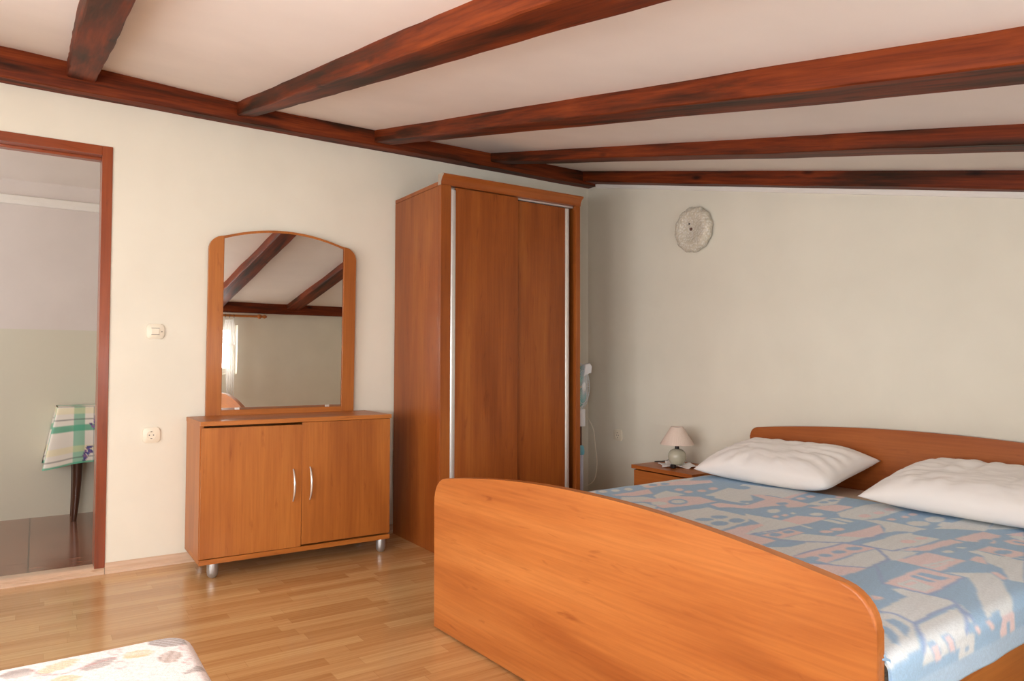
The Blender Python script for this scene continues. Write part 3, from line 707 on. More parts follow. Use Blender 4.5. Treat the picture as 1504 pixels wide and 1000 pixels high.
PATCHES = [
('W',[(.016,1.276),(.032,1.175),(.115,1.257),(.094,1.286)]),
('P',[(.043,1.262),(.048,1.203),(.104,1.247),(.087,1.273)]),
('P',[(.145,1.186),(.135,.94),(.232,1.009),(.222,1.124),(.171,1.175)]),
('W',[(.075,1.141),(.086,1.156),(.089,1.172),(.081,1.182),(.068,1.184),(.053,1.175),(.042,1.16),(.039,1.144),(.046,1.133),(.06,1.132)]),
('W',[(.086,1.073),(.096,1.089),(.098,1.105),(.092,1.115),(.078,1.117),(.063,1.107),(.051,1.092),(.05,1.075),(.057,1.065),(.071,1.065)]),
('W',[(.099,1.004),(.11,1.02),(.112,1.036),(.105,1.047),(.091,1.048),(.076,1.039),(.065,1.022),(.063,1.006),(.07,.996),(.084,.995)]),
('W',[(.212,1.185),(.255,1.099),(.312,1.086),(.351,1.168),(.289,1.259)]),
('W',[(.271,1.051),(.213,.905),(.321,.902),(.333,.96),(.319,1.078)]),
('W',[(.016,.889),(.009,.717),(.03,.622),(-.01,.551),(-.004,.44),(.087,.601),(.079,.676),(.082,.908)]),
('P',[(.076,.917),(.054,.863),(.061,.639),(.135,.498),(.187,.545),(.168,.694),(.103,.818),(.114,.917)]),
('B',[(.082,.821),(.091,.837),(.093,.854),(.085,.866),(.072,.868),(.057,.858),(.046,.842),(.046,.824),(.053,.812),(.068,.812)]),
('B',[(.093,.751),(.103,.768),(.104,.785),(.096,.797),(.082,.799),(.067,.789),(.058,.772),(.056,.754),(.064,.742),(.078,.741)]),
('P',[(.239,.815),(.249,.833),(.252,.851),(.244,.863),(.23,.863),(.214,.851),(.202,.832),(.2,.814),(.208,.802),(.223,.803)]),
('P',[(.3,.821),(.31,.839),(.312,.857),(.305,.868),(.291,.868),(.275,.857),(.264,.838),(.263,.82),(.27,.809),(.284,.809)]),
('P',[(.312,.743),(.323,.763),(.324,.781),(.317,.792),(.303,.791),(.287,.779),(.277,.761),(.275,.742),(.282,.731),(.297,.731)]),
('P',[(.307,.658),(.319,.678),(.32,.697),(.312,.708),(.298,.707),(.282,.695),(.272,.675),(.27,.656),(.277,.644),(.292,.645)]),
('W',[(.381,.838),(.325,.604),(.399,.55),(.624,.854),(.55,.875),(.438,.852)]),
('B',[(.435,.833),(.444,.853),(.444,.875),(.433,.891),(.416,.895),(.4,.884),(.391,.864),(.391,.841),(.403,.825),(.419,.822)]),
('P',[(.336,1.189),(.313,1.13),(.333,.96),(.397,.889),(.508,.914),(.502,1.077),(.482,1.21),(.442,1.208),(.385,1.162)]),
('B',[(.444,1.022),(.463,1.056),(.466,1.091),(.452,1.111),(.425,1.113),(.396,1.092),(.375,1.058),(.372,1.023),(.387,1.001),(.414,1.0)]),
('W',[(.434,1.029),(.445,1.05),(.446,1.073),(.435,1.088),(.418,1.091),(.4,1.078),(.387,1.056),(.385,1.033),(.397,1.017),(.415,1.015)]),
('W',[(.424,1.127),(.438,1.151),(.44,1.177),(.428,1.195),(.407,1.197),(.385,1.184),(.371,1.159),(.368,1.132),(.381,1.114),(.402,1.112)]),
('W',[(.321,1.257),(.357,1.203),(.442,1.208),(.485,1.267),(.461,1.282)]),
('P',[(.474,1.283),(.472,1.226),(.553,1.246),(.572,1.294),(.542,1.301)]),
('P',[(.532,.99),(.54,.933),(.654,.894),(.662,.904),(.601,1.015)]),
('W',[(.571,1.333),(.565,1.247),(.564,1.151),(.569,1.042),(.618,1.052),(.766,1.046),(.824,1.123),(.849,1.338),(.793,1.351),(.683,1.313)]),
('B',[(.517,1.221),(.515,.992),(.556,1.018),(.564,1.151),(.551,1.23)]),
('B',[(.728,1.205),(.734,1.221),(.729,1.243),(.717,1.261),(.701,1.268),(.688,1.263),(.682,1.246),(.687,1.225),(.699,1.206),(.715,1.199)]),
('B',[(.731,1.125),(.737,1.144),(.735,1.167),(.723,1.184),(.707,1.189),(.693,1.181),(.685,1.162),(.687,1.139),(.699,1.121),(.716,1.117)]),
('B',[(.798,1.205),(.808,1.227),(.806,1.251),(.794,1.269),(.776,1.273),(.759,1.262),(.749,1.24),(.751,1.216),(.763,1.198),(.781,1.194)]),
('B',[(.806,1.122),(.815,1.145),(.815,1.168),(.804,1.183),(.787,1.185),(.771,1.174),(.76,1.15),(.761,1.127),(.772,1.111),(.789,1.109)]),
('B',[(.796,1.298),(.806,1.318),(.805,1.34),(.795,1.355),(.779,1.358),(.762,1.348),(.753,1.327),(.753,1.305),(.763,1.29),(.78,1.287)]),
('B',[(.718,1.289),(.724,1.304),(.723,1.321),(.713,1.335),(.7,1.338),(.688,1.332),(.682,1.317),(.683,1.3),(.692,1.286),(.706,1.282)]),
('P',[(.858,1.349),(.866,1.18),(1.023,1.393),(.962,1.375)]),
('W',[(.355,.591),(.292,.455),(.485,.399),(.606,.381),(.636,.613),(.556,.608),(.489,.658),(.58,.766),(.561,.86)]),
('B',[(.376,.506),(.387,.534),(.385,.566),(.369,.589),(.347,.594),(.325,.58),(.313,.55),(.316,.518),(.331,.495),(.354,.49)]),
('B',[(.597,.809),(.604,.825),(.603,.842),(.595,.853),(.583,.855),(.571,.846),(.565,.829),(.565,.812),(.572,.802),(.585,.8)]),
('P',[(.634,.864),(.594,.697),(.647,.62),(.77,.642),(.784,.729),(.757,.787),(.716,.741),(.687,.92)]),
('B',[(.707,.703),(.715,.722),(.714,.742),(.706,.755),(.693,.756),(.679,.745),(.672,.725),(.672,.705),(.68,.692),(.694,.691)]),
('P',[(.489,.658),(.51,.627),(.647,.62),(.603,.708)]),
('P',[(.619,.613),(.591,.404),(.609,.403),(.652,.612)]),
('P',[(.616,.933),(.637,.86),(.684,.916),(.639,.962)]),
('W',[(.759,.657),(.729,.451),(.779,.426),(.831,.552),(.818,.634)]),
('B',[(.789,.538),(.794,.554),(.793,.571),(.785,.583),(.774,.585),(.764,.575),(.759,.559),(.76,.542),(.769,.53),(.78,.529)]),
('B',[(.795,.476),(.8,.492),(.798,.509),(.791,.521),(.78,.523),(.769,.513),(.764,.496),(.766,.479),(.774,.468),(.785,.466)]),
('P',[(.797,.709),(.838,.563),(.905,.548),(.916,.695),(.865,.71)]),
('P',[(.687,.547),(.695,.566),(.694,.584),(.687,.595),(.675,.595),(.662,.582),(.655,.563),(.654,.544),(.661,.533),(.674,.534)]),
('P',[(.682,.463),(.689,.483),(.69,.502),(.682,.513),(.67,.511),(.657,.499),(.649,.479),(.649,.46),(.656,.448),(.669,.449)]),
('P',[(.766,.372),(.773,.394),(.773,.413),(.766,.423),(.753,.422),(.741,.409),(.733,.389),(.734,.369),(.741,.358),(.753,.359)]),
('W',[(.928,.717),(.907,.461),(.929,.363),(1.046,.424),(1.062,.67),(1.047,.745),(.98,.772)]),
('P',[(1.028,.646),(1.035,.667),(1.033,.688),(1.024,.701),(1.011,.7),(.999,.687),(.993,.666),(.994,.645),(1.003,.632),(1.016,.632)]),
('P',[(1.029,.548),(1.035,.567),(1.033,.586),(1.025,.598),(1.014,.598),(1.003,.586),(.998,.567),(.999,.548),(1.007,.536),(1.019,.535)]),
('P',[(1.022,.452),(1.028,.472),(1.026,.492),(1.018,.503),(1.006,.503),(.995,.491),(.99,.471),(.991,.45),(.999,.438),(1.011,.438)]),
('W',[(.78,.864),(.789,.886),(.79,.909),(.78,.924),(.765,.923),(.749,.91),(.738,.887),(.739,.864),(.748,.849),(.764,.849)]),
('W',[(.912,.779),(.918,.8),(.917,.82),(.907,.835),(.893,.836),(.881,.825),(.873,.804),(.875,.782),(.885,.768),(.899,.767)]),
('W',[(.841,.853),(.846,.864),(.846,.874),(.842,.88),(.835,.879),(.828,.872),(.823,.861),(.822,.851),(.826,.845),(.833,.846)]),
('P',[(.838,.954),(.844,.967),(.845,.98),(.839,.987),(.83,.987),(.822,.979),(.816,.966),(.815,.952),(.82,.946),(.829,.946)]),
('P',[(.842,.904),(.847,.916),(.848,.928),(.842,.936),(.834,.936),(.826,.928),(.821,.916),(.82,.904),(.825,.896),(.834,.896)]),
('P',[(.874,.999),(.864,.885),(.958,.822),(.964,.935),(.953,1.021)]),
('W',[(.725,1.016),(.778,1.014),(.925,.994),(.968,1.016),(.961,1.09),(.962,1.214),(.93,1.291),(.891,1.129),(.783,1.079)]),
('P',[(.856,1.244),(.866,1.115),(.891,1.129),(.918,1.248),(.901,1.303)]),
('W',[(.958,.877),(1.04,.876),(1.049,.845),(.973,.842)]),
('W',[(.966,.828),(1.044,.82),(1.046,.792),(.98,.79)]),
('W',[(.947,1.012),(1.019,1.038),(1.02,1.021),(.957,.998)]),
('P',[(1.092,.94),(1.098,.959),(1.096,.979),(1.086,.993),(1.073,.996),(1.062,.984),(1.056,.965),(1.057,.945),(1.068,.931),(1.081,.929)]),
('P',[(1.09,1.011),(1.095,1.027),(1.092,1.045),(1.084,1.058),(1.072,1.061),(1.062,1.052),(1.058,1.035),(1.06,1.017),(1.068,1.005),(1.08,1.003)]),
('P',[(1.125,1.066),(1.126,.768),(1.205,.888),(1.197,1.003),(1.156,1.048)]),
('P',[(.918,1.325),(.943,1.273),(1.048,1.278),(1.061,1.379),(1.016,1.393),(.96,1.378)]),
('P',[(.973,1.258),(.969,1.096),(1.038,1.103),(1.041,1.244)]),
('B',[(1.008,1.191),(1.014,1.208),(1.013,1.223),(1.005,1.235),(.993,1.237),(.983,1.229),(.977,1.213),(.978,1.196),(.985,1.185),(.998,1.183)]),
('B',[(1.007,1.117),(1.013,1.132),(1.011,1.147),(1.004,1.157),(.993,1.159),(.984,1.152),(.978,1.138),(.98,1.122),(.987,1.112),(.998,1.11)]),
('W',[(1.041,1.244),(1.042,1.128),(1.129,1.073),(1.197,1.003),(1.204,1.103),(1.152,1.167),(1.112,1.211)]),
('W',[(1.083,1.399),(1.126,1.311),(1.121,1.212),(1.202,1.12),(1.201,1.375),(1.201,1.443)]),
('W',[(1.242,1.114),(1.235,.844),(1.25,.791),(1.381,1.063),(1.339,1.099)]),
('P',[(1.284,.959),(1.3,.894),(1.335,.966),(1.317,.979)]),
('P',[(1.357,1.074),(1.353,1.004),(1.377,1.056)]),
('W',[(1.049,.741),(1.077,.701),(1.206,.698),(1.242,.773),(1.192,.847),(1.128,.764)]),
('W',[(1.107,.696),(1.253,.692),(1.249,.784),(1.211,.803),(1.201,.878)]),
('P',[(1.115,.631),(1.119,.648),(1.118,.663),(1.112,.672),(1.103,.671),(1.094,.661),(1.089,.645),(1.091,.629),(1.097,.62),(1.106,.621)]),
('P',[(1.121,.545),(1.125,.56),(1.124,.573),(1.119,.581),(1.111,.58),(1.103,.571),(1.099,.557),(1.099,.543),(1.106,.534),(1.114,.535)]),
('P',[(1.115,.466),(1.12,.484),(1.119,.501),(1.113,.51),(1.103,.508),(1.094,.496),(1.089,.478),(1.089,.46),(1.095,.451),(1.105,.453)]),
('W',[(1.218,.588),(1.225,.622),(1.22,.656),(1.205,.678),(1.185,.681),(1.168,.662),(1.16,.629),(1.165,.594),(1.181,.571),(1.201,.569)]),
('W',[(1.217,.466),(1.227,.505),(1.224,.541),(1.21,.561),(1.19,.558),(1.172,.534),(1.161,.495),(1.163,.457),(1.178,.437),(1.198,.44)]),
('W',[(1.266,.666),(1.255,.383),(1.342,.367),(1.384,.538),(1.341,.577)]),
('W',[(1.383,.527),(1.351,.381),(1.387,.367),(1.447,.421)]),
('P',[(1.358,1.076),(1.374,.796),(1.417,.798),(1.405,1.027)]),
('P',[(1.378,.779),(1.389,.58),(1.447,.589),(1.482,.735),(1.443,.76),(1.413,.781)]),
('B',[(1.468,.702),(1.472,.724),(1.468,.746),(1.459,.758),(1.448,.758),(1.438,.745),(1.434,.723),(1.437,.701),(1.447,.688),(1.459,.688)]),
('B',[(1.481,.639),(1.484,.658),(1.48,.678),(1.472,.69),(1.461,.691),(1.453,.68),(1.45,.661),(1.453,.641),(1.462,.628),(1.473,.628)]),
('P',[(1.451,.558),(1.47,.459),(1.499,.545),(1.472,.563)]),
('W',[(1.235,.944),(1.245,.814),(1.353,.815),(1.359,1.084),(1.321,1.111)]),
('P',[(1.324,.917),(1.329,.937),(1.326,.958),(1.316,.973),(1.304,.973),(1.293,.962),(1.287,.942),(1.291,.92),(1.3,.905),(1.313,.904)]),
('P',[(1.323,.834),(1.325,.85),(1.323,.868),(1.315,.879),(1.305,.881),(1.296,.872),(1.292,.856),(1.295,.839),(1.304,.827),(1.314,.824)]),
('W',[(1.333,1.133),(1.4,1.053),(1.406,1.206),(1.395,1.223)]),
('W',[(1.459,.962),(1.461,.975),(1.458,.989),(1.451,1.0),(1.442,1.002),(1.436,.996),(1.435,.983),(1.437,.969),(1.444,.958),(1.453,.956)]),
('W',[(1.457,.873),(1.458,.883),(1.455,.893),(1.45,.901),(1.444,.903),(1.439,.898),(1.439,.888),(1.441,.878),(1.446,.87),(1.452,.868)]),
('P',[(1.485,.871),(1.486,.78),(1.579,.773),(1.596,.822),(1.585,.875)]),
('B',[(1.558,.802),(1.562,.824),(1.557,.847),(1.547,.861),(1.535,.863),(1.525,.85),(1.522,.828),(1.526,.805),(1.537,.79),(1.549,.789)]),
('W',[(1.478,.92),(1.487,.878),(1.62,.894),(1.701,1.123),(1.671,1.138),(1.617,1.034),(1.567,1.006),(1.523,.929)]),
('P',[(1.522,1.021),(1.519,.953),(1.533,.95),(1.576,1.027)]),
('P',[(1.407,1.214),(1.413,1.042),(1.524,1.036),(1.527,1.212)]),
('W',[(1.471,1.196),(1.489,1.051),(1.505,1.058),(1.503,1.198)]),
('P',[(1.484,1.182),(1.498,1.072),(1.504,1.077),(1.492,1.19)]),
('W',[(1.54,1.215),(1.614,1.108),(1.67,1.168),(1.683,1.212),(1.642,1.271),(1.6,1.211)]),
('P',[(1.204,1.423),(1.195,1.137),(1.292,1.114),(1.29,1.32),(1.302,1.402)]),
('B',[(1.271,1.151),(1.276,1.168),(1.273,1.188),(1.262,1.201),(1.25,1.205),(1.24,1.197),(1.236,1.18),(1.239,1.16),(1.248,1.145),(1.261,1.141)]),
('B',[(1.265,1.234),(1.268,1.248),(1.265,1.265),(1.257,1.276),(1.247,1.279),(1.237,1.273),(1.233,1.258),(1.236,1.241),(1.245,1.229),(1.256,1.226)]),
('B',[(1.263,1.31),(1.267,1.323),(1.265,1.338),(1.256,1.348),(1.247,1.351),(1.238,1.345),(1.235,1.331),(1.237,1.316),(1.244,1.305),(1.254,1.302)]),
('B',[(1.264,1.377),(1.268,1.393),(1.267,1.41),(1.259,1.421),(1.248,1.423),(1.238,1.415),(1.232,1.399),(1.234,1.381),(1.242,1.369),(1.254,1.367)]),
('P',[(1.27,1.449),(1.305,1.408),(1.399,1.355),(1.395,1.47),(1.38,1.492)]),
('W',[(1.304,1.399),(1.296,1.121),(1.381,1.209),(1.403,1.349),(1.342,1.397)]),
('W',[(1.3,1.114),(1.341,1.103),(1.383,1.067),(1.402,1.11),(1.398,1.195),(1.383,1.206)]),
('P',[(1.402,1.201),(1.41,1.122),(1.45,1.207)]),
('P',[(1.526,1.579),(1.551,1.565),(1.558,1.587),(1.548,1.609)]),
('W',[(1.543,1.212),(1.615,1.128),(1.678,1.191),(1.755,1.338),(1.753,1.406),(1.739,1.39),(1.743,1.454),(1.741,1.472),(1.652,1.295),(1.602,1.211)]),
('P',[(1.494,1.457),(1.483,1.23),(1.595,1.222),(1.604,1.44)]),
('B',[(1.503,1.299),(1.502,1.271),(1.575,1.259),(1.566,1.3)]),
('B',[(1.505,1.334),(1.506,1.313),(1.566,1.319),(1.558,1.339)]),
('W',[(1.517,1.435),(1.516,1.354),(1.584,1.371),(1.589,1.431)]),
('P',[(1.529,1.417),(1.53,1.37),(1.541,1.373),(1.542,1.419)]),
('W',[(1.53,1.484),(1.541,1.459),(1.66,1.444),(1.674,1.454),(1.681,1.679),(1.594,1.671),(1.579,1.508)]),
('W',[(1.596,1.683),(1.631,1.659),(1.683,1.689),(1.744,1.796),(1.753,1.947),(1.718,1.889),(1.684,1.852)]),
('B',[(1.632,1.717),(1.64,1.692),(1.665,1.701),(1.692,1.724),(1.715,1.786),(1.677,1.746)]),
('B',[(1.634,1.758),(1.66,1.758),(1.704,1.8),(1.724,1.839),(1.713,1.843),(1.678,1.803),(1.656,1.799)]),
('P',[(1.684,1.852),(1.722,1.893),(1.713,1.907)]),
('W',[(1.692,1.687),(1.688,1.478),(1.753,1.592),(1.775,1.587),(1.776,1.693),(1.779,1.797),(1.751,1.786)]),
('B',[(1.738,1.758),(1.737,1.727),(1.785,1.704),(1.783,1.739)]),
('P',[(1.747,1.75),(1.747,1.724),(1.783,1.71),(1.78,1.736)]),
('B',[(1.741,1.695),(1.742,1.656),(1.782,1.641),(1.781,1.674)]),
('P',[(1.746,1.684),(1.746,1.659),(1.779,1.647),(1.779,1.672)]),
('W',[(1.678,1.449),(1.74,1.526),(1.743,1.591),(1.705,1.495)]),
('P',[(1.747,1.547),(1.748,1.526),(1.77,1.518),(1.771,1.533)]),
('P',[(1.748,1.489),(1.75,1.464),(1.77,1.446),(1.774,1.465)]),
('P',[(1.612,1.1),(1.624,1.084),(1.662,1.124),(1.661,1.152)])]
OUTLINES = [[(1.589,1.672),(1.629,1.655),(1.682,1.683),(1.734,1.757),(1.751,1.786)],
[(1.682,1.677),(1.677,1.566),(1.675,1.461),(1.721,1.528),(1.754,1.589)],
[(1.253,1.106),(1.294,1.111),(1.39,1.219)],
[(1.2,1.417),(1.195,1.137),(1.286,1.11)],
[(1.606,1.445),(1.66,1.444),(1.739,1.532)],
[(1.274,1.443),(1.309,1.413),(1.399,1.355),(1.385,1.216)],
[(1.047,1.265),(1.117,1.219),(1.208,1.11),(1.202,.891)],
[(1.399,1.312),(1.497,1.462),(1.606,1.445),(1.595,1.222)],
[(1.238,1.107),(1.343,1.106),(1.353,1.004)],
[(.94,1.277),(.961,1.09),(.968,1.016)]]

# blanket: s runs across the bed (0 = left edge, BW = right edge), t from the headboard down
rs = .0048
sv = np.arange(-.14, BW+.105, rs); tv = np.arange(.37, 1.972, rs)
S, T = np.meshgrid(sv, tv)
Bc, Wc, Pc, Lc, Hc = [np.array(lin(*c)) for c in ((178,212,240), (242,248,250), (253,234,236), (176,200,236), (196,224,248))]
C_ = np.broadcast_to(Bc, S.shape+(4,)).copy()
r_ = np.random.RandomState(11)
def near_view(s, t): return .36 < t < 1.95 and -.01 < s < 1.82
for k in range(150):       # village blocks in the parts that lie outside the traced area
    cx, cy = r_.uniform(-.14, BW+.1), r_.uniform(.37, 1.96); w, h, a = r_.uniform(.05, .16), r_.uniform(.03, .09), r_.uniform(-.3, .3)
    vis = (cx > .03) and (cx < 1.78) and not (cx > 1.25 and cy < 1.0) and not (cx < .9 and cy > 1.45+cx*.0)
    if vis: continue
    q = [(cx+math.cos(a)*x-math.sin(a)*y, cy+math.sin(a)*x+math.cos(a)*y) for x, y in ((-w/2,-h/2), (w/2,-h/2), (w/2,h/2), (0,h*.8), (-w/2,h/2))]
    m_ = inpoly(S, T, q); C_[m_] = (Wc, Pc, Wc)[k % 3]
    m_ = inpoly(S, T, [(cx+x, cy+y) for x, y in ((-.02,-.01), (.02,-.01), (.02,.01), (-.02,.01))]); C_[m_] = Bc
cm = {'B': Bc, 'W': Wc, 'P': Pc}
jx = S+.0012*snoise(S, T, 60, 1); jt = T+.0012*snoise(S, T, 60, 2)
for c, poly in PATCHES:
    m_ = inpoly(jx, jt, poly); C_[m_] = cm[c]
for ln in OUTLINES:
    for a, b in zip(ln, ln[1:]):
        m_ = segdist(jx, jt, a, b) < .0045; C_[m_] = Lc
C_[(S > BW+.055) | (S < -.10)] = Hc
C_ = C_*(1+.05*snoise(S, T, 260, 4)[..., None]*np.array([1,1,1,0]))
C_ = np.clip(C_, 0, 1)
for _ in range(1):        # woven softness of the motif edges
    C_[1:-1,1:-1] = (C_[1:-1,1:-1]*2+C_[:-2,1:-1]+C_[2:,1:-1]+C_[1:-1,:-2]+C_[1:-1,2:])/6
zt = .4615; rad = .030
def fold(S):
    X = np.clip(S, rad, BW-rad).copy(); Z = np.zeros_like(S)
    for sign, edge in ((-1, rad), (1, BW-rad)):
        d = (S-edge)*sign; m = d > 0; a = np.minimum(d/rad, PI/2)
        X = np.where(m, edge+sign*(rad+.006)*np.sin(a), X); Z = np.where(m, -(rad*(1-np.cos(a)))-np.maximum(d-rad*PI/2, 0), Z)
    return X, Z
XX, ZZ = fold(S)
hang = np.clip(-ZZ/.1, 0, 1)
XX = XX+np.where(S > BW/2, 1, -1)*hang*(.003+.0025*np.sin(T*13+1)+.0015*np.sin(T*31))
ZZ = zt+ZZ+.0028*snoise(S, T, 9, 6)+.0012*snoise(S, T, 30, 8)+.0035*hang*np.sin(T*5.5+.4)
YY = -np.minimum(T, 1.9645-.0237*S)
bl = grid_mesh('blanket', XX, YY, ZZ, M_blanket, None, C_)
bl.location = BO; bl.rotation_euler = (0,0,BYAW)
sm = bl.modifiers.new('thickness', 'SOLIDIFY'); sm.thickness = .009; sm.offset = -1
tag(bl, 'blue, white and pink woven blanket with a village pattern on the double bed', 'blanket')

# pillows
def pillow(name, label, w, d, h, M, seed, lean=0.0):
    n = 70; u = np.linspace(-1, 1, n); U, V = np.meshgrid(u, u)
    e = (1-np.abs(U)**3.2)*(1-np.abs(V)**3.2); prof = np.clip(e, 0, 1)**.50
    pin = 1-.075*(1-np.abs(V)**2)*np.abs(U)**3; pin2 = 1-.085*(1-np.abs(U)**2)*np.abs(V)**3
    X = U*w/2*pin; Y = V*d/2*pin2; cc = (np.maximum(U, 0)*np.maximum(-V, 0))**5; X = X-cc*.045; Y = Y+cc*.035
    r = np.random.RandomState(seed)
    wr = .007*snoise(X, Y, 16, seed)+.0045*snoise(X*.5, Y, 60, seed+1)+.008*np.abs(snoise(X, Y*.6, 30, seed+5))
    # creases radiating from the corners
    edge = np.clip(np.maximum(np.abs(U), np.abs(V))**3, 0, 1)
    wr = wr+edge*prof*.011*np.sin(np.arctan2(V, U)*19+2*np.sin(U*3+seed))
    top = h*.62*prof+wr*prof; bot = -h*.38*prof
    bm = bmesh.new(); gt = {}; gb = {}
    for i in range(n):
        for j in range(n):
            gt[i,j] = bm.verts.new(M @ Vector((X[i,j], Y[i,j], top[i,j])))
            gb[i,j] = gt[i,j] if i in (0,n-1) or j in (0,n-1) else bm.verts.new(M @ Vector((X[i,j], Y[i,j], bot[i,j])))
    for i in range(n-1):
        for j in range(n-1):
            bm.faces.new((gt[i,j], gt[i,j+1], gt[i+1,j+1], gt[i+1,j])); bm.faces.new((gb[i,j], gb[i+1,j], gb[i+1,j+1], gb[i,j+1]))
    c = M.translation
    bmesh.ops.translate(bm, vec=-c, verts=bm.verts[:])
    return tag(link(name, bm, M_pillow, loc=c, smooth=180), label, 'pillow')
def pm(x, y, z, rz, rx, ry=0): return Matrix.Translation((x, y, z)) @ Matrix.Rotation(rz, 4, 'Z') @ Matrix.Rotation(rx, 4, 'X') @ Matrix.Rotation(ry, 4, 'Y')
pillow('pillow', 'white creased pillow nearest the bedside lamp, on the left of the bed', .74, .46, .16, pm(1.88, -.330, .545, .02, .20), 21)
pillow('pillow', 'white pillow on the right of the bed, cut off by the photo edge', .78, .48, .15, pm(2.80, -.345, .545, .0, .18), 34)

# ------------------------------------------------------------------ daybed in the foreground
SB = (2.335, -3.112, 0); sb = thing('daybed', 'pale pink leaf-patterned upholstered daybed in the near left foreground', 'daybed', SB)
Lx, Ly, rc = 1.90, .90, .060
# top with rolled edge: rounded rectangle rings around a fine grid
st = .0052; ux = np.arange(-.05, Lx+.05, st); uy = np.arange(-Ly-.05, .05, st*1.2)
U, V = np.meshgrid(ux, uy)
def sd(U, V):           # signed distance inside rounded rectangle (0..Lx, -Ly..0)
    qx = np.abs(U-Lx/2)-(Lx/2-rc); qy = np.abs(V+Ly/2)-(Ly/2-rc)
    return np.hypot(np.maximum(qx, 0), np.maximum(qy, 0))+np.minimum(np.maximum(qx, qy), 0)-rc
Dd = sd(U, V); eps = 1e-3
gx = (sd(U+eps, V)-sd(U-eps, V))/(2*eps); gy = (sd(U, V+eps)-sd(U, V-eps))/(2*eps)
over = np.maximum(Dd, 0); XX = U-gx*over; YY = V-gy*over
ins = np.maximum(-Dd, 0); er = .028
ZZ = .452-er*(1-np.sqrt(np.clip(1-(np.maximum(er-ins, 0)/er)**2, 0, 1)))-over*2.2+.002*snoise(U, V, 7, 3)
basec = np.array(lin(251,236,230)); C_ = np.broadcast_to(basec, U.shape+(4,)).copy()
def leaf(C_, a, b, w, col, stripe=True, al=1.0):
    ax, ay = a; bx2, by2 = b; L = math.hypot(bx2-ax, by2-ay); dx, dy = (bx2-ax)/L, (by2-ay)/L
    p = ((U-ax)*dx+(V-ay)*dy)/L; o = (-(U-ax)*dy+(V-ay)*dx)/w
    m = (np.abs(o) < np.sqrt(np.clip(np.sin(PI*np.clip(p, 0, 1)), 0, 1))*.5) & (p > 0) & (p < 1)
    s_ = .5+.5*np.sin(p*PI*2*9+o*6) if stripe else np.ones_like(p)
    k_ = (al*(.55+.45*s_))[..., None]*m[..., None]; C_[:] = C_*(1-k_)+np.array(lin(*col))*k_
wl_ = lambda p: (p[0]-SB[0], p[1]-SB[1])
G, O, Tn, K = (170,150,140), (250,200,150), (186,156,138), (206,108,98)
for a, b, w, c in (((2.352,-3.194),(2.416,-3.132),.036,(140,118,108)), ((2.408,-3.250),(2.428,-3.194),.030,O), ((2.442,-3.320),(2.410,-3.263),.032,G),
                   ((2.416,-3.392),(2.377,-3.326),.030,O), ((2.467,-3.190),(2.474,-3.148),.046,Tn), ((2.385,-3.452),(2.399,-3.398),.034,G), ((2.459,-3.370),(2.482,-3.326),.028,O)):
    leaf(C_, wl_(a), wl_(b), w*1.35, c)
r_ = np.random.RandomState(8)
for k in range(170):
    x, y = r_.uniform(.03, Lx-.03), r_.uniform(-Ly+.03, -.03)
    if x < .22 and y > -.36: continue
    a = r_.uniform(0, 2*PI); l = r_.uniform(.05, .08)
    leaf(C_, (x, y), (x+l*math.cos(a), y+l*math.sin(a)), l*.45, (G, O, Tn)[k % 3])
tw = [[(2.418,-3.138),(2.438,-3.148),(2.452,-3.140)], [(2.497,-3.137),(2.512,-3.150),(2.53,-3.146)], [(2.441,-3.348),(2.420,-3.300),(2.407,-3.255)], [(2.423,-3.399),(2.437,-3.365),(2.441,-3.348)], [(2.39,-3.40),(2.415,-3.392),(2.43,-3.372)]]
for q in tw:
    for a, b in zip(q, q[1:]):
        k_ = (np.clip(1-segdist(U, V, wl_(a), wl_(b))/.004, 0, 1)*.7)[..., None]; C_[:] = C_*(1-k_)+np.array(lin(*K))*k_
for (cx, cy, ra) in ((2.455,-3.257,.016), (2.378,-3.259,.014)):
    dd_ = np.abs(np.hypot((U-(cx-SB[0]))*.8, (V-(cy-SB[1]))*1.5)-ra); k_ = (np.clip(1-dd_/.004, 0, 1)*.55)[..., None]; C_[:] = C_*(1-k_)+np.array(lin(*K))*k_
C_ = C_*(1+(.035*np.sin((U*.45+V)*720)+.04*snoise(U, V, 260, 4))[..., None]*np.array([1,1,1,0]))
C_ = np.clip(C_, 0, 1)
top = grid_mesh('seat_cushion', XX, YY, ZZ, M_sofa, sb, C_)
# box under the cushion cover
ZZm = float(ZZ.min())
bm = prism([(Lx/2+a, -Ly/2+b) for a, b in rrect(Lx-.004, Ly-.004, rc, 8)], .10, ZZm+.02, 'Z', .004)
link('daybed_base', bm, newmat('daybed_side_cloth', (226,206,198), .9), sb, smooth=40)
for x in (.08, Lx-.08):
    for y in (-.08, -Ly+.08): link('leg', lathe([(0,.10), (.022,.10), (.016,0), (0,0)], 16, M=Matrix.Translation((x,y,0))), M_tablewood, sb, smooth=40)

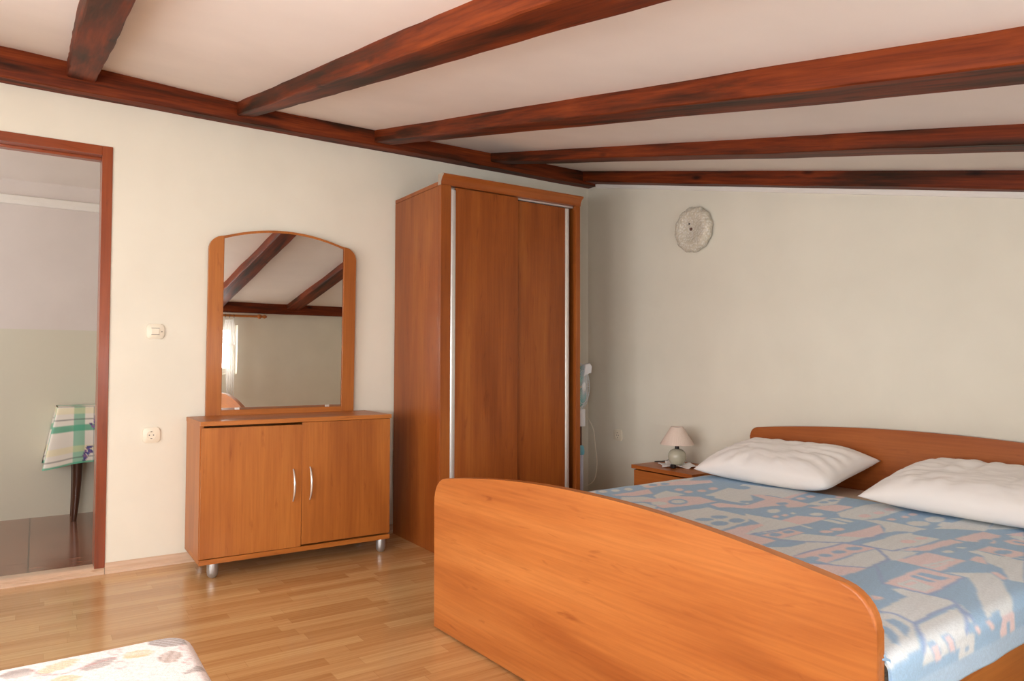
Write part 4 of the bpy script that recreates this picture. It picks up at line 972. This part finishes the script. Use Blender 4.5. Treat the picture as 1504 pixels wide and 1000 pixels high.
# ------------------------------------------------------------------ hall table and its cloth
TX0, TX1, TY0, TY1, TH = -1.685, -1.37, -3.285, -2.50, .748
tb = (TX0, TY0, 0); tt = thing('hall_table', 'dark wooden table with curved legs against the hall wall beyond the doorway', 'table', tb)
link('table_top', box(.012, TX1-TX0-.012, .012, TY1-TY0-.012, TH-.03, TH-.004, .002), M_tablewood, tt)
def leg(x, y, s):
    pts = []; rad_ = []
    for i in range(13):
        t = i/12; z = .0+(TH-.032)*t
        pts.append((x+.0, y+s*.012*math.sin(PI*t)*1.2, z)); rad_.append(.016+.020*t+.004*math.sin(PI*t))
    return tube(pts, rad_, 12)
for x in (.06, TX1-TX0-.075):
    for y, s in ((.105, 1), (TY1-TY0-.105, -1)): link('leg', leg(x, y, s), M_tablewood, tt, smooth=50)
# cloth
npn = 360; drop = .36; nl = 46; per = []
w_, d_ = TX1-TX0, TY1-TY0
rc_ = .012
base_pts = rrect(w_, d_, rc_, 4)
P_ = [Vector((a+w_/2, b+d_/2)) for a, b in base_pts]; P_.append(P_[0])
Ls = [0]
for a, b in zip(P_, P_[1:]): Ls.append(Ls[-1]+(b-a).length)
def pat(s):
    s = s % Ls[-1]
    for i in range(len(P_)-1):
        if s <= Ls[i+1]+1e-9:
            t = (s-Ls[i])/max(Ls[i+1]-Ls[i], 1e-9); return P_[i].lerp(P_[i+1], t)
    return P_[0]
verts = []; cols = []; faces = []
cT, cY, cW, cK = [np.array(lin(*c)) for c in ((84,176,142), (240,226,160), (240,234,224), (70,60,62))]
def plaid(u, v):
    c = cW.copy()
    u2, v2 = (u+.145) % .30, v % .24
    if u2 > .24: c = c*.3+cT*.7
    if .09 < u2 < .13: c = c*.6+cY*.4
    if v2 > .195: c = cT*.85+c*.15
    if .09 < v2 < .13: c = c*.6+cY*.4
    if abs(u2-.05) < .002 or abs(v2-.045) < .0022 or abs(v2-.165) < .0022: c = cK*.6+c*.4
    return c
grapes = [(.42, .31), (.36, .10)]
for l in range(nl+1):
    t = l/nl
    for k in range(npn):
        s = Ls[-1]*k/npn; p = pat(s); n_ = (pat(s+.004)-pat(s-.004)); n_ = Vector((n_.y, -n_.x)).normalized() if n_.length > 0 else Vector((1,0))
        c = p-Vector((w_/2, d_/2)); 
        cd = min(math.hypot(abs(abs(c.x)-w_/2), abs(abs(c.y)-d_/2)), .25); cn = math.exp(-(cd/.07)**2)
        out_ = .004+t*(.022+.085*cn)+t*(1-cn)*.008*math.sin(s*42)
        dirv = n_ if cn < .1 else (n_*(1-cn)+Vector((math.copysign(.7, c.x), math.copysign(.7, c.y)))*cn)
        x, y = p.x+dirv.x*out_, p.y+dirv.y*out_
        if TX0+x < HX+.004: x = HX+.004-TX0
        z = TH+.0015-t*(drop+.03*cn)
        verts.append((x, y, z))
        u_, v_ = (p.y if abs(n_.x) > .5 else p.x+.14), t*drop+.085
        cc = plaid(u_, v_)
        for gx_, gv in grapes: pass
        cols.append(cc)
for l in range(nl):
    for k in range(npn):
        faces.append((l*npn+k, (l+1)*npn+k, (l+1)*npn+(k+1) % npn, l*npn+(k+1) % npn))
# grapes motif: dark violet dots on the long front face
cols = np.array(cols)
VV = np.array(verts)
rg = np.random.RandomState(2)
for (yc, zc) in ((.175, .46), (.215, .66), (.52, .5), (.6, .64)):
    for k in range(16):
        yy, zz = yc+rg.uniform(-.022, .022)+0.5*(k/16-.5)*.08, zc+(k/16-.5)*.085+rg.uniform(-.012, .012)
        m_ = (np.hypot(VV[:,1]-yy, VV[:,2]-zz) < .009) & (VV[:,0] > w_*.6)
        cols[m_] = np.array(lin(*((98,86,140), (150,110,160), (88,96,160))[k % 3]))
nb_ = len(verts)
for i in range(13):
    for j in range(25): verts.append((rc_*.3+(w_-rc_*.6)*i/12, rc_*.3+(d_-rc_*.6)*j/24, TH+.002))
cols = np.concatenate([cols, np.array([plaid(v[1], .6+v[0]) for v in verts[nb_:]])])
for i in range(12):
    for j in range(24): q = nb_+i*25+j; faces.append((q, q+25, q+26, q+1))
me = bpy.data.meshes.new('tablecloth'); me.from_pydata(verts, [], faces); me.shade_smooth(); me.materials.append(M_oilcloth)
ca = me.color_attributes.new('pattern', 'FLOAT_COLOR', 'POINT'); ca.data.foreach_set('color', np.array(cols).astype(np.float32).ravel())
tc_ = bpy.data.objects.new('tablecloth', me); COL.objects.link(tc_); tc_.location = tb
tag(tc_, 'green, yellow and white checked oilcloth with grapes draped over the hall table', 'tablecloth')

# ------------------------------------------------------------------ curtain rod and curtain (seen in the mirror)
RX, RZ = XR-.16, 1.372
cr_ = thing('curtain_rod', 'wooden curtain rod with turned finial above the window, seen in the mirror', 'curtain rod', (RX, -2.15, RZ))
link('rod', tube([(0,-.86,0), (0,.80,0)], .0135, 16), M_cherryY, cr_, smooth=50)
for s in (1, -1):
    Mx = Matrix.Translation((0, .80 if s > 0 else -.86, 0)) @ Matrix.Rotation(-s*PI/2, 4, 'X')
    link('finial', lathe([(0,-.01), (.016,-.01), (.022,.0), (.026,.012), (.022,.026), (.014,.034), (.013,.050), (.020,.060), (.021,.072), (.012,.088), (.008,.094), (0,.097)], 20, M=Mx), M_cherryY, cr_, smooth=60)
for y in (.72, -.78): link('rod_bracket', box(-.008, 0.1595, y-.008, y+.008, -.008, .008, .002), M_cherryY, cr_)
def curtain(label, yc, sgn):
    r = thing('curtain', label, 'curtain', (RX, yc, RZ), 0, None)
    n = 60; 
    u = np.linspace(0, 1, n); zt_ = np.linspace(0, 1, 50); Ug, Tg = np.meshgrid(u, zt_)
    half = .045+.045*Tg; Yg = (Ug-.5)*2*half; Xg = .014*np.sin(Ug*2*PI*5)*(.5+Tg); Zg = -.045-.27*Tg-.02*np.sin(Ug*PI)*Tg
    grid_mesh('gathered_swag', Xg, Yg, Zg, M_sheer, r)
    Tq = np.clip(Tg, 0, 1); half = .028+.016*np.sin(Tq*PI*.8); Yg = sgn*.01+(Ug-.5)*2*half+sgn*.02*Tg; Xg = .010+.010*np.sin(Ug*2*PI*4+Tg*2); Zg = -.29-.62*Tg
    grid_mesh('hanging_panel', Xg, Yg, Zg, M_sheer, r)
    for k in range(3):
        y = (k-1)*.045
        link('curtain_ring', torus(.019, .002, Matrix.Translation((0,y,-.004)) @ Matrix.Rotation(PI/2, 4, 'X'), 24, 6), M_dark, r, smooth=60)
        link('curtain_clip', box(-.004, .004, y-.005, y+.005, -.052, -.022, .001), M_alu, r)
    return r
curtain('white sheer gathered curtain at the right edge of the window, seen in the mirror', -1.655, 1)

# ------------------------------------------------------------------ light
w = bpy.data.worlds.new('sky'); scn.world = w; w.use_nodes = True
bg = w.node_tree.nodes['Background']; bg.inputs[0].default_value = lin(232,238,250); bg.inputs[1].default_value = 2.2
def daylight(name, locn, target, sx, sy, power, col):
    l = bpy.data.lights.new(name, 'AREA'); l.shape = 'RECTANGLE'; l.size = sx; l.size_y = sy; l.energy = power; l.color = col
    o = bpy.data.objects.new(name, l); COL.objects.link(o); o.location = locn
    o.rotation_euler = (Vector(target)-Vector(locn)).to_track_quat('-Z', 'Y').to_euler(); return o
DAY = (.97, .975, .985)
daylight('daylight_glass_door', ((GD[0]+GD[1])/2, YS-.32, 1.05), ((GD[0]+GD[1])/2, 0, 1.0), 1.5, 1.86, 42, DAY)
daylight('daylight_front_window', ((GW[0]+GW[1])/2, YS-.32, 1.2), ((GW[0]+GW[1])/2, 0, 1.1), 1.2, .80, 72, DAY)
daylight('daylight_right_window', (XR+.34, (WIN[0]+WIN[1])/2, 1.02), (0, (WIN[0]+WIN[1])/2, .95), 1.25, .60, 30, DAY)
daylight('added_fill_light', (XR+.34, -4.25, 1.02), (0, -4.25+1.2, .95), 1.0, .60, 112, DAY)  # added fill light, shines in through the made-up window
daylight('daylight_hall_window', (-.95, -5.45, 1.45), (-.95, 0, 1.3), 1.1, 1.1, 30, (1.0, .96, .93))

# ------------------------------------------------------------------ camera
f, cx, cy, yaw, pt, rl = 1041.72, 4.0613, -3.4065, .98, .0306, .0029
F = Vector((-math.sin(yaw)*math.cos(pt), math.cos(yaw)*math.cos(pt), math.sin(pt)))
Rr = Vector((math.cos(yaw), math.sin(yaw), 0)); Uu = Rr.cross(F)
R2 = math.cos(rl)*Rr+math.sin(rl)*Uu; U2 = -math.sin(rl)*Rr+math.cos(rl)*Uu
cd = bpy.data.cameras.new('camera'); co = bpy.data.objects.new('camera', cd); COL.objects.link(co)
cd.sensor_fit = 'HORIZONTAL'; cd.sensor_width = 36; cd.lens = f/1504*36; cd.clip_start = .02
co.matrix_world = Matrix(((R2.x, U2.x, -F.x, cx), (R2.y, U2.y, -F.y, cy), (R2.z, U2.z, -F.z, 1.05), (0,0,0,1)))
scn.camera = co
vs = scn.view_settings
vs.view_transform = 'Standard'; vs.look = 'None'; vs.gamma = 1; vs.use_curve_mapping = False; vs.exposure = 0.07
